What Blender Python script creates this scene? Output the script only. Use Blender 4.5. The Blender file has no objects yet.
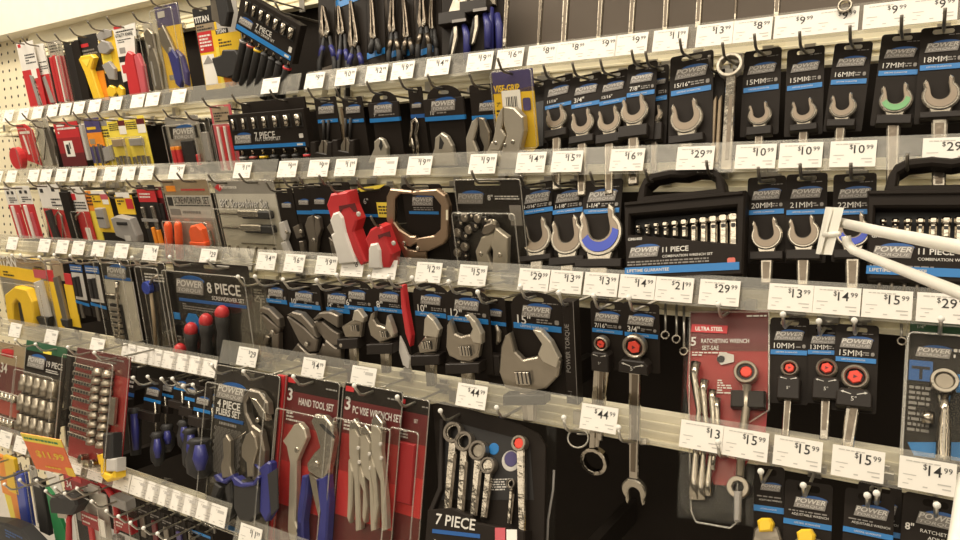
import bpy, bmesh, math, random
from mathutils import Vector, Matrix
from mathutils.geometry import tessellate_polygon
random.seed(7)
SC = bpy.context.scene
COL = SC.collection
# ------------------------------------------------------------------ camera frame
F = 721.0
eX = Vector((0.84759954, 0.05489445, -0.52778937))   # world axes seen from the camera (x right, y down, z forward)
eY = Vector((0.53051679, -0.10878509, 0.84066506))
eZ = Vector((-0.01126776, -0.99254844, -0.12132862))
CAM = Vector((0, -0.885, 0))
def ray(px, py):
    r = Vector((px - 480, py - 270, F))
    return Vector((r @ eX, r @ eY, r @ eZ))
def hit(px, py, p0, n):
    d = ray(px, py)
    return CAM + d * ((p0 - CAM) @ n / (d @ n))
def at_depth(px, py, dist):
    d = ray(px, py)
    return CAM + d * (dist / F)
cd = bpy.data.cameras.new('camera'); cam = bpy.data.objects.new('camera', cd); COL.objects.link(cam)
cd.sensor_width = 36; cd.lens = 36 * F / 960; cd.clip_start = 0.02
R3 = Matrix(((eX[0], -eX[1], -eX[2]), (eY[0], -eY[1], -eY[2]), (eZ[0], -eZ[1], -eZ[2])))
cam.matrix_world = Matrix.Translation(CAM) @ R3.to_4x4()
SC.camera = cam
# ------------------------------------------------------------------ materials
M = {}
def mat(name, col, rough=0.5, metal=0.0, var=0.08, scale=40, alpha=1.0, spec=0.5, bump=0.0):
    m = bpy.data.materials.new(name); m.use_nodes = True
    nt = m.node_tree; N = nt.nodes; Lk = nt.links
    b = N['Principled BSDF']
    tc = N.new('ShaderNodeTexCoord'); nz = N.new('ShaderNodeTexNoise'); nz.inputs['Scale'].default_value = scale; nz.inputs['Detail'].default_value = 3
    Lk.new(tc.outputs['Object'], nz.inputs['Vector'])
    mr = N.new('ShaderNodeMapRange'); mr.inputs['To Min'].default_value = 1 - var; mr.inputs['To Max'].default_value = 1 + var
    Lk.new(nz.outputs['Fac'], mr.inputs['Value'])
    mx = N.new('ShaderNodeMix'); mx.data_type = 'RGBA'; mx.blend_type = 'MULTIPLY'; mx.inputs['Factor'].default_value = 1
    mx.inputs['A'].default_value = (*col, 1)
    Lk.new(mr.outputs['Result'], mx.inputs['B']); Lk.new(mx.outputs['Result'], b.inputs['Base Color'])
    b.inputs['Roughness'].default_value = rough; b.inputs['Metallic'].default_value = metal
    b.inputs['Specular IOR Level'].default_value = spec
    if bump:
        bp = N.new('ShaderNodeBump'); bp.inputs['Strength'].default_value = bump; bp.inputs['Distance'].default_value = 0.002
        Lk.new(nz.outputs['Fac'], bp.inputs['Height']); Lk.new(bp.outputs['Normal'], b.inputs['Normal'])
    M[name] = m
    return m
def clear(name, tint, body, gloss_fac, rough, fres=.22):
    m = bpy.data.materials.new(name); m.use_nodes = True
    nt = m.node_tree; N = nt.nodes; Lk = nt.links
    N.remove(N['Principled BSDF']); out = N['Material Output']
    tr = N.new('ShaderNodeBsdfTransparent'); tr.inputs['Color'].default_value = (*tint, 1)
    df = N.new('ShaderNodeBsdfDiffuse'); df.inputs['Color'].default_value = (.8, .78, .72, 1)
    gl = N.new('ShaderNodeBsdfGlossy'); gl.inputs['Roughness'].default_value = rough; gl.inputs['Color'].default_value = (.95, .93, .88, 1)
    nz = N.new('ShaderNodeTexNoise'); nz.inputs['Scale'].default_value = 30
    tc = N.new('ShaderNodeTexCoord'); Lk.new(tc.outputs['Object'], nz.inputs['Vector'])
    bp = N.new('ShaderNodeBump'); bp.inputs['Strength'].default_value = .25; bp.inputs['Distance'].default_value = .003
    Lk.new(nz.outputs['Fac'], bp.inputs['Height']); Lk.new(bp.outputs['Normal'], gl.inputs['Normal'])
    a = N.new('ShaderNodeMixShader'); a.inputs[0].default_value = body; Lk.new(tr.outputs[0], a.inputs[1]); Lk.new(df.outputs[0], a.inputs[2])
    fr = N.new('ShaderNodeLayerWeight'); fr.inputs['Blend'].default_value = .25
    ml = N.new('ShaderNodeMath'); ml.operation = 'MULTIPLY_ADD'; ml.inputs[1].default_value = fres; ml.inputs[2].default_value = gloss_fac
    Lk.new(fr.outputs['Fresnel'], ml.inputs[0])
    c = N.new('ShaderNodeMixShader'); Lk.new(ml.outputs[0], c.inputs[0]); Lk.new(a.outputs[0], c.inputs[1]); Lk.new(gl.outputs[0], c.inputs[2])
    Lk.new(c.outputs[0], out.inputs['Surface']); M[name] = m
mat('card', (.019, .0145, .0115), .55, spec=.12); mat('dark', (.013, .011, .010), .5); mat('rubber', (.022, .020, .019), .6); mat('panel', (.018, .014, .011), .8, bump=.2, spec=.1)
mat('sleeve', (.022, .017, .014), .42, spec=.25)
mat('red', (.55, .03, .035), .4); mat('deepred', (.32, .016, .02), .45); mat('maroon', (.12, .012, .014), .45); mat('neon', (.90, .13, .035), .35); mat('saleorange', (.80, .16, .04), .4); mat('hexred', (.72, .055, .03), .35); mat('orange', (.85, .28, .02), .4)
mat('yellow', (.85, .55, .03), .4); mat('paleyellow', (.88, .70, .08), .5); mat('white', (.80, .76, .70), .5); mat('tag', (.86, .82, .75), .45, var=.02); mat('plaster', (.86, .80, .66), .4)
mat('silver', (.42, .38, .315), .22, .85, bump=.25, scale=70); mat('chrome', (.41, .37, .31), .14, 1, bump=.5, scale=55); mat('satin', (.31, .27, .215), .30, .75, bump=.6, scale=60); mat('nickel', (.50, .45, .365), .36, .6, bump=.6, scale=50); mat('shank', (.17, .14, .108), .30, 1, bump=.7, scale=80); mat('face', (.24, .195, .15), .34, 1); mat('gunmetal', (.22, .19, .155), .36, .75); mat('bronze', (.36, .26, .18), .36, 1)
mat('blue', (.015, .09, .30), .4); mat('bluepale', (.015, .17, .46), .4); mat('grip', (.03, .032, .17), .4); mat('purple', (.07, .055, .16), .45); mat('film', (.05, .08, .42), .25, .3); mat('greenfilm', (.20, .42, .20), .25, .4); mat('redfilm', (.5, .12, .09), .3, .3)
mat('ink', (.02, .018, .016), .6); mat('inkgrey', (.52, .49, .45), .6); mat('panel_lit', (.15, .12, .095), .7, var=.15, scale=6); mat('print', (.62, .59, .54), .5); mat('printgrey', (.22, .20, .18), .5)
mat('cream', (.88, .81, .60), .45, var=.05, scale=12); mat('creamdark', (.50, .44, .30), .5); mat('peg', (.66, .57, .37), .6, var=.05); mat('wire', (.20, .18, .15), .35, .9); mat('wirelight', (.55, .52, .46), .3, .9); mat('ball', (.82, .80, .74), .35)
mat('paper', (.60, .57, .52), .5); mat('grey', (.30, .28, .26), .5); mat('lightgrey', (.52, .49, .45), .5); mat('green', (.02, .22, .07), .45); mat('brown', (.32, .24, .15), .6); mat('whiteplastic', (.88, .85, .76), .35); mat('darkgreen', (.02, .09, .04), .5); mat('pink', (.55, .10, .12), .4)
clear('clear', (.985, .98, .96), .004, .003, .09, .08); clear('rim', (.97, .96, .93), .16, .10, .15, .3); clear('strip', (.97, .96, .93), .11, .035, .14, .3); clear('tint', (.80, .30, .30), .06, .06, .12)
# ------------------------------------------------------------------ mesh builder
TXT = {}
def text_geo(s, bold=0.0, shear=0.0):
    k = (s, bold, shear)
    if k not in TXT:
        cu = bpy.data.curves.new('lettering', 'FONT'); cu.body = s; cu.size = 1; cu.offset = bold; cu.shear = shear
        cu.resolution_u = 2; cu.fill_mode = 'FRONT'
        o = bpy.data.objects.new('lettering', cu); COL.objects.link(o)
        dg = bpy.context.evaluated_depsgraph_get(); dg.update()
        me = bpy.data.meshes.new_from_object(o.evaluated_get(dg))
        vs = [(v.co.x, v.co.y) for v in me.vertices]; fs = [tuple(p.vertices) for p in me.polygons]
        bpy.data.objects.remove(o); bpy.data.curves.remove(cu); bpy.data.meshes.remove(me)
        xs = [v[0] for v in vs] or [0]; ys = [v[1] for v in vs] or [0]
        TXT[k] = (vs, fs, min(xs), max(xs), min(ys), max(ys))
    return TXT[k]
class MB:
    def __init__(s): s.v = []; s.f = []; s.m = []; s.sm = []; s.mats = []
    def mi(s, m):
        if m not in s.mats: s.mats.append(m)
        return s.mats.index(m)
    def add(s, vs, fs, m, smooth=False):
        b = len(s.v); s.v += [tuple(v) for v in vs]; k = s.mi(m)
        for f in fs: s.f.append(tuple(i + b for i in f)); s.m.append(k); s.sm.append(smooth)
    def poly(s, pts, yf, yb, m, ch=0.0, holes=()):
        """outline (x, z) extruded from yf (front) to yb (back); ch chamfers the front edge"""
        loops = [list(pts)] + [list(h) for h in holes]
        def area(l): return sum(l[i][0] * l[(i + 1) % len(l)][1] - l[(i + 1) % len(l)][0] * l[i][1] for i in range(len(l)))
        for i, l in enumerate(loops):
            if (area(l) > 0) != (i == 0): l.reverse()
        def inset(l, c):
            n = len(l); o = []
            for i in range(n):
                a, b, d = Vector(l[i - 1]), Vector(l[i]), Vector(l[(i + 1) % n])
                e1 = (b - a); e2 = (d - b)
                if e1.length < 1e-9 or e2.length < 1e-9: o.append(tuple(b)); continue
                e1.normalize(); e2.normalize()
                nn = Vector((-e1.y - e2.y, e1.x + e2.x))
                if nn.length < 1e-6: o.append(tuple(b)); continue
                nn.normalize(); o.append(tuple(b + nn * c))
            return o
        front = [inset(l, ch) if ch else l for l in loops]
        tri = tessellate_polygon([[Vector((x, z, 0)) for x, z in l] for l in front])
        ff = [p for l in front for p in l]; ll = [p for l in loops for p in l]; n = len(ll)
        vs = [(x, yf, z) for x, z in ff]; vb = [(x, yb, z) for x, z in ll]
        vm = [(x, yf + ch, z) for x, z in ll] if ch else []
        allv = vs + vb + vm; fs = []
        for t in tri:
            a, b, c = t
            A, B, C = ff[a], ff[b], ff[c]
            cr = (B[0] - A[0]) * (C[1] - A[1]) - (B[1] - A[1]) * (C[0] - A[0])
            if cr < 0: a, b = b, a
            fs.append((a, b, c)); fs.append((a + n, c + n, b + n))
        k = 0
        for l in loops:
            for i in range(len(l)):
                a, b = k + i, k + (i + 1) % len(l)
                if ch:
                    fs.append((a, a + 2 * n, b + 2 * n, b)); fs.append((a + 2 * n, a + n, b + n, b + 2 * n))
                else: fs.append((a, a + n, b + n, b))
            k += len(l)
        s.add(allv, fs, m)
    def box(s, x0, z0, x1, z1, yf, yb, m, ch=0.0):
        s.poly([(x0, z0), (x1, z0), (x1, z1), (x0, z1)], yf, yb, m, ch)
    def tube(s, path, r, m, n=8, cap=True):
        P = [Vector(p) for p in path]; R = r if isinstance(r, (list, tuple)) else [r] * len(P)
        vs = []; fs = []; up = None
        for i, p in enumerate(P):
            t = (P[min(i + 1, len(P) - 1)] - P[max(i - 1, 0)]).normalized()
            if up is None: up = Vector((0, 0, 1)) if abs(t.z) < .9 else Vector((0, 1, 0))
            a = up - t * (up @ t)
            if a.length < 1e-4: a = t.orthogonal()
            a.normalize(); b = t.cross(a); up = a
            for k in range(n):
                w = 2 * math.pi * k / n; vs.append(p + (a * math.cos(w) + b * math.sin(w)) * R[i])
        for i in range(len(P) - 1):
            for k in range(n):
                fs.append((i * n + k, i * n + (k + 1) % n, (i + 1) * n + (k + 1) % n, (i + 1) * n + k))
        if cap: fs.append(tuple(reversed(range(n)))); fs.append(tuple(range((len(P) - 1) * n, len(P) * n)))
        s.add(vs, fs, m, True)
    def ball(s, c, r, m, n=8):
        c = Vector(c); prof = [(math.sin(math.pi * i / n) * r + 1e-5, -math.cos(math.pi * i / n) * r) for i in range(n + 1)]
        s.tube([c + Vector((0, 0, h)) for q, h in prof], [q for q, h in prof], m, 10)
    def text(s, st, x, z, size, m, y, align='c', bold=0.0, shear=0.0, sx=1.0, rot=0.0):
        vs, fs, x0, x1, y0, y1 = text_geo(st, bold, shear)
        ox = {'c': -(x0 + x1) / 2, 'l': -x0, 'r': -x1}[align]; oz = -(y0 + y1) / 2
        c, q = math.cos(rot), math.sin(rot)
        o = []
        for a, b in vs:
            a = (a + ox) * size * sx; b = (b + oz) * size
            o.append((x + a * c - b * q, y, z + a * q + b * c))
        s.add(o, fs, m)
    def build(s, name, parent=None):
        me = bpy.data.meshes.new(name); me.from_pydata(s.v, [], s.f)
        for m in s.mats: me.materials.append(M[m])
        for p, k, sm in zip(me.polygons, s.m, s.sm): p.material_index = k; p.use_smooth = sm
        me.update()
        o = bpy.data.objects.new(name, me); COL.objects.link(o)
        if parent: o.parent = parent
        return o
def circ(x, z, r, n=20, a0=0.0, a1=2 * math.pi, sz=1.0):
    full = abs(a1 - a0 - 2 * math.pi) < 1e-6
    k = n if full else n + 1
    return [(x + r * math.cos(a0 + (a1 - a0) * i / n), z + sz * r * math.sin(a0 + (a1 - a0) * i / n)) for i in range(k)]
def rrect(x0, z0, x1, z1, r, n=4, rb=None):
    rb = r if rb is None else rb
    o = []
    for cx, cz, q, a in ((x1, z1, r, 0), (x0, z1, r, 90), (x0, z0, rb, 180), (x1, z0, rb, 270)):
        sx = -1 if cx == x1 else 1; sz = -1 if cz == z1 else 1
        if q < 1e-5: o.append((cx, cz)); continue
        for i in range(n + 1):
            w = math.radians(a + 90 * i / n); o.append((cx + sx * q + q * math.cos(w), cz + sz * q + q * math.sin(w)))
    return o
# ------------------------------------------------------------------ rows: (strip y, tag centre z)
RAIL = {'r0': (.160, .402), 'r1': (.115, .189), 'r2': (.055, .027), 'r3': (0, -.136), 'r4': (-.085, -.288), 'r4l': (-.085, -.320), 'r5': (-.190, -.515), 'r5r': (-.190, -.531), 'r6': (-.180, -.70)}
GAP = .030                                             # goods hang this far behind the clear ticket strip
ROW = {'A': ('r0', 'r1'), 'B': ('r1', 'r2'), 'C': ('r2', 'r3'), 'D': ('r3', 'r4'), 'DL': ('r3', 'r4l'), 'E': ('r4', 'r5r'), 'EL': ('r4l', 'r5'), 'F': ('r5', 'r6')}
PL = {}
for k, (a, b) in ROW.items():
    p0 = Vector((0, RAIL[a][0] + GAP, RAIL[a][1])); p1 = Vector((0, RAIL[b][0] + GAP, RAIL[b][1]))
    up = (p0 - p1).normalized(); n = Vector((1, 0, 0)).cross(up); n = -n if n.y < 0 else n   # n points into the wall
    PL[k] = (p0, up, n)
for k in 'ABCDE':                                      # the left bay: goods hang near the hook tips, almost plumb, feet a little back
    nx = ROW[k + 'L'][1] if k in 'DE' else ROW[k][1]
    a = ROW[k][0]; yb = RAIL[nx][0]
    t = {'A': .012, 'B': .014, 'C': .010, 'D': .022, 'E': .075}[k]
    p0 = Vector((0, yb + t, RAIL['r4l' if k == 'E' else a][1])); p1 = Vector((0, yb + .042, RAIL[nx][1]))
    up = (p0 - p1).normalized(); n = Vector((1, 0, 0)).cross(up); n = -n if n.y < 0 else n
    PL[k + 'L'] = (p0, up, n); ROW[k + 'L'] = (ROW['EL'][0] if k == 'E' else a, nx)
p0 = Vector((0, -.255, -.49)); up = (p0 - Vector((0, -.222, -.58))).normalized(); PL['SALE'] = (p0, up, Vector((0, up.z, -up.y))); ROW['SALE'] = ROW['EL']
ITEMS = []; LABELS = {}
def setp(o, label, cat, group=None):
    o['label'] = label; o['category'] = cat
    if group: o['group'] = group
    LABELS.setdefault(label, []).append(o.name)
class Item:
    def __init__(s, name, label, cat, short, row, xt, yt, xb, yb, w, off=0.0, group=None, yaw=0.0):
        """top-centre and bottom-centre where the thing stands on its row's hanging plane; off lifts it towards the aisle"""
        if xt < {'A': 305, 'B': 530, 'C': 520, 'D': 662, 'E': 440}.get(row, -1): row += 'L'
        p0, up, n = PL[row]; s.n = n; s.p0 = p0 - n * off
        T = hit(xt, yt, s.p0, n)
        if (row[-1] == 'L' or row == 'F') and short != 'tilted nut driver tray':
            for _ in range(3):                            # straight down its plane
                B = hit(xb, yb, s.p0, n); B.x = T.x
                c = B - CAM; xb = 480 + F * (eX.x * c.x + eY.x * c.y + eZ.x * c.z) / (eX.z * c.x + eY.z * c.y + eZ.z * c.z)
        B = hit(xb, yb, s.p0, n)
        a = hit(xt - w / 2, yt, s.p0, n); b = hit(xt + w / 2, yt, s.p0, n)
        s.w = abs(b.x - a.x); s.h = (T - B).length
        uz = (T - B).normalized(); ux = n.cross(uz) ; ux = -ux if ux.x < 0 else ux
        s.ux, s.uz, s.T = ux, uz, T
        e = bpy.data.objects.new(name, None); COL.objects.link(e); e.empty_display_size = .02
        Rm = Matrix((ux, n, uz)).transposed()
        if yaw: Rm = Rm @ Matrix.Rotation(yaw, 3, 'Z')
        e.matrix_world = Matrix.Translation(T) @ Rm.to_4x4()
        s.e = e; s.row = row; s.short = short; s.px = xt; s.pb = xb
        s.hook = None
        setp(e, label, cat, group); ITEMS.append(s)
    def L(s, px, py, d=0.0):
        p = hit(px, py, s.p0 - s.n * d, s.n) - s.T
        return (p @ s.ux, p @ s.uz)
    def sc(s, px, py):
        a = s.L(px, py); b = s.L(px, py + 1); return math.hypot(a[0] - b[0], a[1] - b[1])
    def U(s, u, v): return ((u - .5) * s.w, -v * s.h)
    def parts(s, spec):
        cur = None; nm = None; mb = None; made = []
        for p in spec:
            if p[0] != '+':
                if mb: made.append(mb.build(nm, s.e))
                nm = p[0]; mb = MB()
            s.draw(mb, p[1], p[2], p[3:])
        if mb: made.append(mb.build(nm, s.e))
        return made
    def draw(s, mb, m, kind, a):
        mm = .001
        if kind == 'u':
            (x0, z0), (x1, z1) = s.U(a[0], a[1]), s.U(a[2], a[3]); ch = (a[6] if len(a) > 6 else 0) * mm
            mb.box(x0, z1, x1, z0, -a[5] * mm, -a[4] * mm, m, ch)
        elif kind == 'rr':                                # rounded rectangle u0 v0 u1 v1 d0 d1 radius(mm)
            (x0, z0), (x1, z1) = s.U(a[0], a[1]), s.U(a[2], a[3])
            mb.poly(rrect(x0, z1, x1, z0, a[6] * mm), -a[5] * mm, -a[4] * mm, m, (a[7] if len(a) > 7 else 0) * mm)
        elif kind == 'pu':
            mb.poly([s.U(*q) for q in a[0]], -a[2] * mm, -a[1] * mm, m, (a[3] if len(a) > 3 else 0) * mm)
        elif kind == 'p':                                 # outline given where it is seen, at its own depth
            mb.poly([s.L(x, y, a[1] * mm) for x, y in a[0]], -a[2] * mm, -a[1] * mm, m, (a[3] if len(a) > 3 else 0) * mm)
        elif kind == 'card':                              # slot card: corner radius mm, slot v(mm from top), slot half width frac, kind
            r = a[0] * mm; hw = s.w / 2
            sl = []
            if len(a) > 1 and a[1]:
                q = a[1] * mm; sw = s.w * a[2]; sl = [rrect(-sw, -q - .0035, sw, -q + .0035, .003)]
            mb.poly(rrect(-hw, -s.h, hw, 0, r, 5, .002), -.0016, 0, m, 0, sl)
        elif kind == 'dome':                              # card with a rounded tab top; tab height v
            hw = s.w / 2; t = a[0] * s.h
            pts = [(-hw, -s.h), (hw, -s.h), (hw, -t)] + circ(0, -t, hw * .96, 10, 0.05, math.pi - .05, t / (hw * .96)) + [(-hw, -t)]
            mb.poly(pts, -.0016, 0, m, 0, [rrect(-hw * .3, -t * .55 - .003, hw * .3, -t * .55 + .003, .0028)])
        elif kind == 'bl':                                # clear blister with flange
            (x0, z0), (x1, z1) = s.U(a[0], a[1]), s.U(a[2], a[3]); d = a[4] * mm
            mb.poly(rrect(x0, z1, x1, z0, .005), -d, -.0022, m, min(.004, d * .4))
            rp = rrect(x0, z1, x1, z0, .005); rp = [(x, -d + .001, z) for x, z in rp]; mb.tube(rp + [rp[0], rp[1]], .0011, 'rim', 5, False)
            if len(a) > 5: rp = [(x, -.003, z) for x, z in rrect(-s.w / 2, -s.h, s.w / 2, 0, .005)]; mb.tube(rp + [rp[0], rp[1]], .0010, 'rim', 5, False)
            if len(a) > 5: mb.poly(rrect(-s.w / 2, -s.h, s.w / 2, 0, .005), -.003, -.002, m)
        elif kind == 'T':                                 # text u v size(frac of w) opts
            st, u, v, z = a[:4]; o = a[4] if len(a) > 4 else {}
            o = dict(o); d = o.pop('d', 2.6); x, zz = s.U(u, v)
            mb.text(st, x, zz, z * s.w, m, -d * mm, **o)
        elif kind == 'ring':
            x, z = s.L(a[0], a[1], a[4] * mm); k = s.sc(a[0], a[1])
            mb.poly(circ(x, z, a[2] * k, 24), -a[5] * mm, -a[4] * mm, m, .0008, [circ(x, z, a[3] * k, 24 if len(a) < 7 else a[6])])
        elif kind == 'disc':
            x, z = s.L(a[0], a[1], a[3] * mm); k = s.sc(a[0], a[1])
            mb.poly(circ(x, z, a[2] * k, a[5] if len(a) > 5 else 18), -a[4] * mm, -a[3] * mm, m, min(.0012, a[2] * k * .3))
        elif kind == 'tube':                              # path seen, radius mm (or list), distance in front mm
            pts = []
            for q in a[0]:
                d = q[2] if len(q) > 2 else a[2]
                x, z = s.L(q[0], q[1], d * mm); pts.append((x, -d * mm, z))
            r = a[1]; r = [q * mm for q in r] if isinstance(r, (list, tuple)) else r * mm
            mb.tube(pts, r, m, 10)
        elif kind == 'lines':                             # unreadable small print: u0 v0 u1 v1 n
            (x0, z0), (x1, z1) = s.U(a[0], a[1]), s.U(a[2], a[3]); n = a[4]; rnd = random.Random(int(1e4 * (a[0] + a[1])) + n)
            d = (a[5] if len(a) > 5 else 2.6) * mm
            for i in range(n):
                z = z0 + (z1 - z0) * (i + .5) / n; hh = abs(z1 - z0) / n * .27
                x = x0
                while x < x1 - .001:
                    e = min(x1, x + (.0015 + .006 * rnd.random()))
                    mb.add([(x, -d, z - hh), (e, -d, z - hh), (e, -d, z + hh), (x, -d, z + hh)], [(0, 1, 2, 3)], m)
                    x = e + .0012
                    if rnd.random() < .06: break
        elif kind == 'logo':                              # u v width-frac [d]
            u, v, wf = a[:3]; d = (a[3] if len(a) > 3 else 2.6) * mm
            x, z = s.U(u, v); W = wf * s.w
            arch = [(x - .30 * W, z + .10 * W)] + [(x + W * (.10 + .42 * math.cos(q)), z + W * (.09 + .13 * math.sin(q))) for q in [math.pi * (1 - i / 10) for i in range(11)]]
            mb.poly(arch, -d + .0002, -.0016, 'blue')
            mb.poly([(x - .5 * W, z - .20 * W), (x + .43 * W, z - .20 * W), (x + .5 * W, z + .13 * W), (x - .43 * W, z + .13 * W)], -d, -.0016, 'printgrey')
            for st, zz, hgt, wd, mm_, bo in (('POWER', .035, .155, .90, 'print', .02), ('TORQUE', -.125, .10, .84, 'lightgrey', .01)):
                vs, fs, x0, x1, y0, y1 = text_geo(st, bo, .25)
                size = hgt * W / (y1 - y0); sx = wd * W / ((x1 - x0) * size)
                mb.text(st, x, z + zz * W, size, mm_, -d - .0004, bold=bo, shear=.25, sx=sx)
def S(name, label, cat, short, row, xt, yt, xb, yb, w, spec=(), **k):
    hook = k.pop('hook', True); off = k.pop('off', 0.0)
    it = Item(name, label, cat, short, row, xt, yt, xb, yb, w, off, k.pop('group', None), k.pop('yaw', 0.0))
    it.parts(spec); it.hook = hook
    return it
# ------------------------------------------------------------------ shared tool builders
def horn(x, z, R, tilt=0.0, g=0.0):
    """outline of an open-end jaw"""
    ti, to = .47 + g, 1.0 - g
    pts = [(ti + .01, .75), (.60, 1.22 - g), (.80, .98 - g)]
    pts += [(to * math.cos(a), to * math.sin(a)) for a in [math.radians(38 - i * 256 / 18) for i in range(19)]]
    pts += [(-.80, .98 - g), (-.60, 1.22 - g), (-ti - .01, .75)]
    pts += [(ti * math.cos(a), .20 - g * .5 + ti * math.sin(a)) for a in [math.radians(180 + i * 18) for i in range(11)]]
    c, s = math.cos(tilt), math.sin(tilt)
    return [(x + R * (a * c - b * s), z + R * (a * s + b * c)) for a, b in pts]
def power_card(it, size, vs, rad=4, slot=6, kind='slot', sz=.15, sub=True):
    sz *= 1.45
    if kind == 'dome': it.parts([('card', 'card', 'dome', .13)])
    else: it.parts([('card', 'card', 'card', rad, slot, .24)])
    v0 = slot * .001 / it.h + .03
    k = .30 if sub else .45
    lv = v0 + (vs - v0) * .40; sv = v0 + (vs - v0) * .82
    lw = min(.58 if kind == 'dome' else .76, (vs - v0) * .60 * it.h / (it.w * .36))
    sp = [('print', 'print', 'logo', .5, lv, lw), ('+', 'printgrey', 'lines', .62, v0 + .01, .92, v0 + .025, 1)]
    if size:
        sp += [('+', 'print', 'T', size, .12, sv, min(sz, .9 / max(1, len(size))), {'align': 'l', 'bold': 0 if 'MM' in size else .012})]
        if sub: sp += [('+', 'printgrey', 'lines', .50, sv - .025, .80, sv + .025, 2), ('+', 'printgrey', 'rr', .84, sv - .02, .92, sv + .022, 1.6, 2.4, 1.5)]
    it.parts(sp)
    it.parts([('stripe', 'bluepale', 'u', .04, vs - .005, .96, vs + .05, 1.6, 2.6), ('+', 'print', 'T', 'LIFETIME GUARANTEE', .45, vs + .022, .055, {'d': 3.0})])
def wcard(size, label, short, row, xt, yt, xb, yb, w, jx, jy, jw, sy, hb, tint=None, tilt=11.0, off=0.0, hook=True, kind='slot', sub=True):
    it = Item('carded_wrench', label, 'wrench', short, row, xt, yt, xb, yb, w, off, 'carded open-end wrenches')
    it.hook = hook
    power_card(it, size, (sy - yt) / (yb - yt), kind=kind, sub=sub)
    x, z = it.L(jx, jy, .006); R = abs(it.L(jx + jw / 2, jy, .006)[0] - it.L(jx - jw / 2, jy, .006)[0]) / 2 * 1.10
    t = math.radians(tilt)
    mb = MB(); mb.poly(horn(x, z, R, t), -.011, -.004, 'silver', .0016)
    xe, ze = it.L(jx + (xb - xt) * .35, hb, .006); hw = R * .42
    nx = x + R * .1 * math.sin(t)
    mb.poly([(nx - R * .60, z - R * .80), (nx + R * .60, z - R * .80), (nx + hw, z - R * 1.5), (xe + hw * .8, ze), (xe - hw * .8, ze), (nx - hw, z - R * 1.5)], -.0095, -.0035, 'silver', .0018)
    mb.poly([(nx - hw * .55, z - R * 1.8), (nx + hw * .55, z - R * 1.8), (xe + hw * .42, ze + .006), (xe - hw * .42, ze + .006)], -.0098, -.009, 'shank')
    wr = mb.build('wrench', it.e)
    mb = MB(); mb.poly(horn(x, z, R * .90, t, .07), -.0116, -.0108, 'face', .0004)
    if tint:
        fm = {'green': 'greenfilm', 'blue': 'film'}[tint]
        a0, a1 = math.radians(188) + t, math.radians(352) + t
        mb.poly(circ(x, z + R * .02, R * .84, 14, a0, a1) + circ(x, z + R * .16, R * .56, 14, a1, a0), -.0124, -.0114, fm)
    b = mb.build('jaw_face', wr)
    if tint: b['label'] = tint + ' tinted jaw face'
    mb = MB(); zb = -it.h * .985; zt = z - R * 1.12
    if zt - zb < .008: zb = zt - .012
    mb.box(nx - R * 1.05, zb, nx + R * 1.05, zt, -.0135, -.0016, 'sleeve', .0015); mb.build('sleeve', it.e)
    return it
def ratchet(size, label, short, row, xt, yt, xb, yb, w, rx, ry, rr, sy, hx, hb, end=None):
    it = Item('ratcheting_wrench', label, 'wrench', short, row, xt, yt, xb, yb, w, 0, 'carded ratcheting wrenches'); it.hook = True
    power_card(it, size, (sy - yt) / (yb - yt), slot=6, sz=.19)
    x, z = it.L(rx, ry, .008); k = it.sc(rx, ry); R = rr * k
    xe, ze = it.L(hx, hb, .008)
    mb = MB()
    mb.poly(circ(x, z, R, 24), -.014, -.004, 'satin', .0016, [circ(x, z, R * .70, 24)])
    hw = R * .52
    mb.poly([(x - hw, z - R * .8), (x + hw, z - R * .8), (xe + hw * .8, ze), (xe - hw * .8, ze)], -.011, -.005, 'chrome', .0016)
    mb.poly([(x - hw * .5, z - R * 2.4), (x + hw * .5, z - R * 2.4), (xe + hw * .4, ze + .01), (xe - hw * .4, ze + .01)], -.0113, -.0105, 'shank')
    if end: mb.poly(horn(*it.L(*end[:2], .008), end[2] * k, math.pi + .1), -.011, -.004, 'silver', .0015)
    wr = mb.build('wrench', it.e)
    mb = MB(); mb.poly(circ(x, z, R * .68, 24), -.0105, -.006, 'dark', .001); mb.build('ratchet_gear', wr)
    mb = MB(); mb.poly(circ(x, z, R * .56, 6, .3, .3 + 2 * math.pi), -.0135, -.010, 'hexred', .0008)
    mb.poly([(x - R * .12, z - R * .15), (x + R * .18, z), (x - R * .12, z + R * .15)], -.0138, -.0134, 'maroon')
    b = mb.build('hex_plug', it.e); b['label'] = 'orange red hexagonal plug'
    zt = z - R * 1.05; zb = min(-it.h * .98, zt - R * 1.1)
    mb = MB(); mb.poly([(x - R * .95, zt), (x + R * .95, zt), (x + R * 1.25, zt - R * .35), (x + R * 1.25, zb), (x - R * 1.25, zb), (x - R * 1.25, zt - R * .35)], -.018, -.0016, 'sleeve', .0015)
    mb.text("5°" if rr < 11 else "5°", x, (zt + zb) / 2 - R * .1, R * .5, 'print', -.0183)
    for sg in (-1, 1):
        mb.poly([(x + sg * R * .95, zt - R * .30), (x + sg * R * .72, zt - R * .22), (x + sg * R * .75, zt - R * .42)], -.0183, -.0178, 'print')
        mb.poly([(x + sg * R * .75, zt - R * .28), (x + sg * R * .2, zt - R * .45), (x + sg * R * .2, zt - R * .50), (x + sg * R * .75, zt - R * .36)], -.0183, -.0178, 'print')
    mb.build('sleeve', it.e)
    return it
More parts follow.
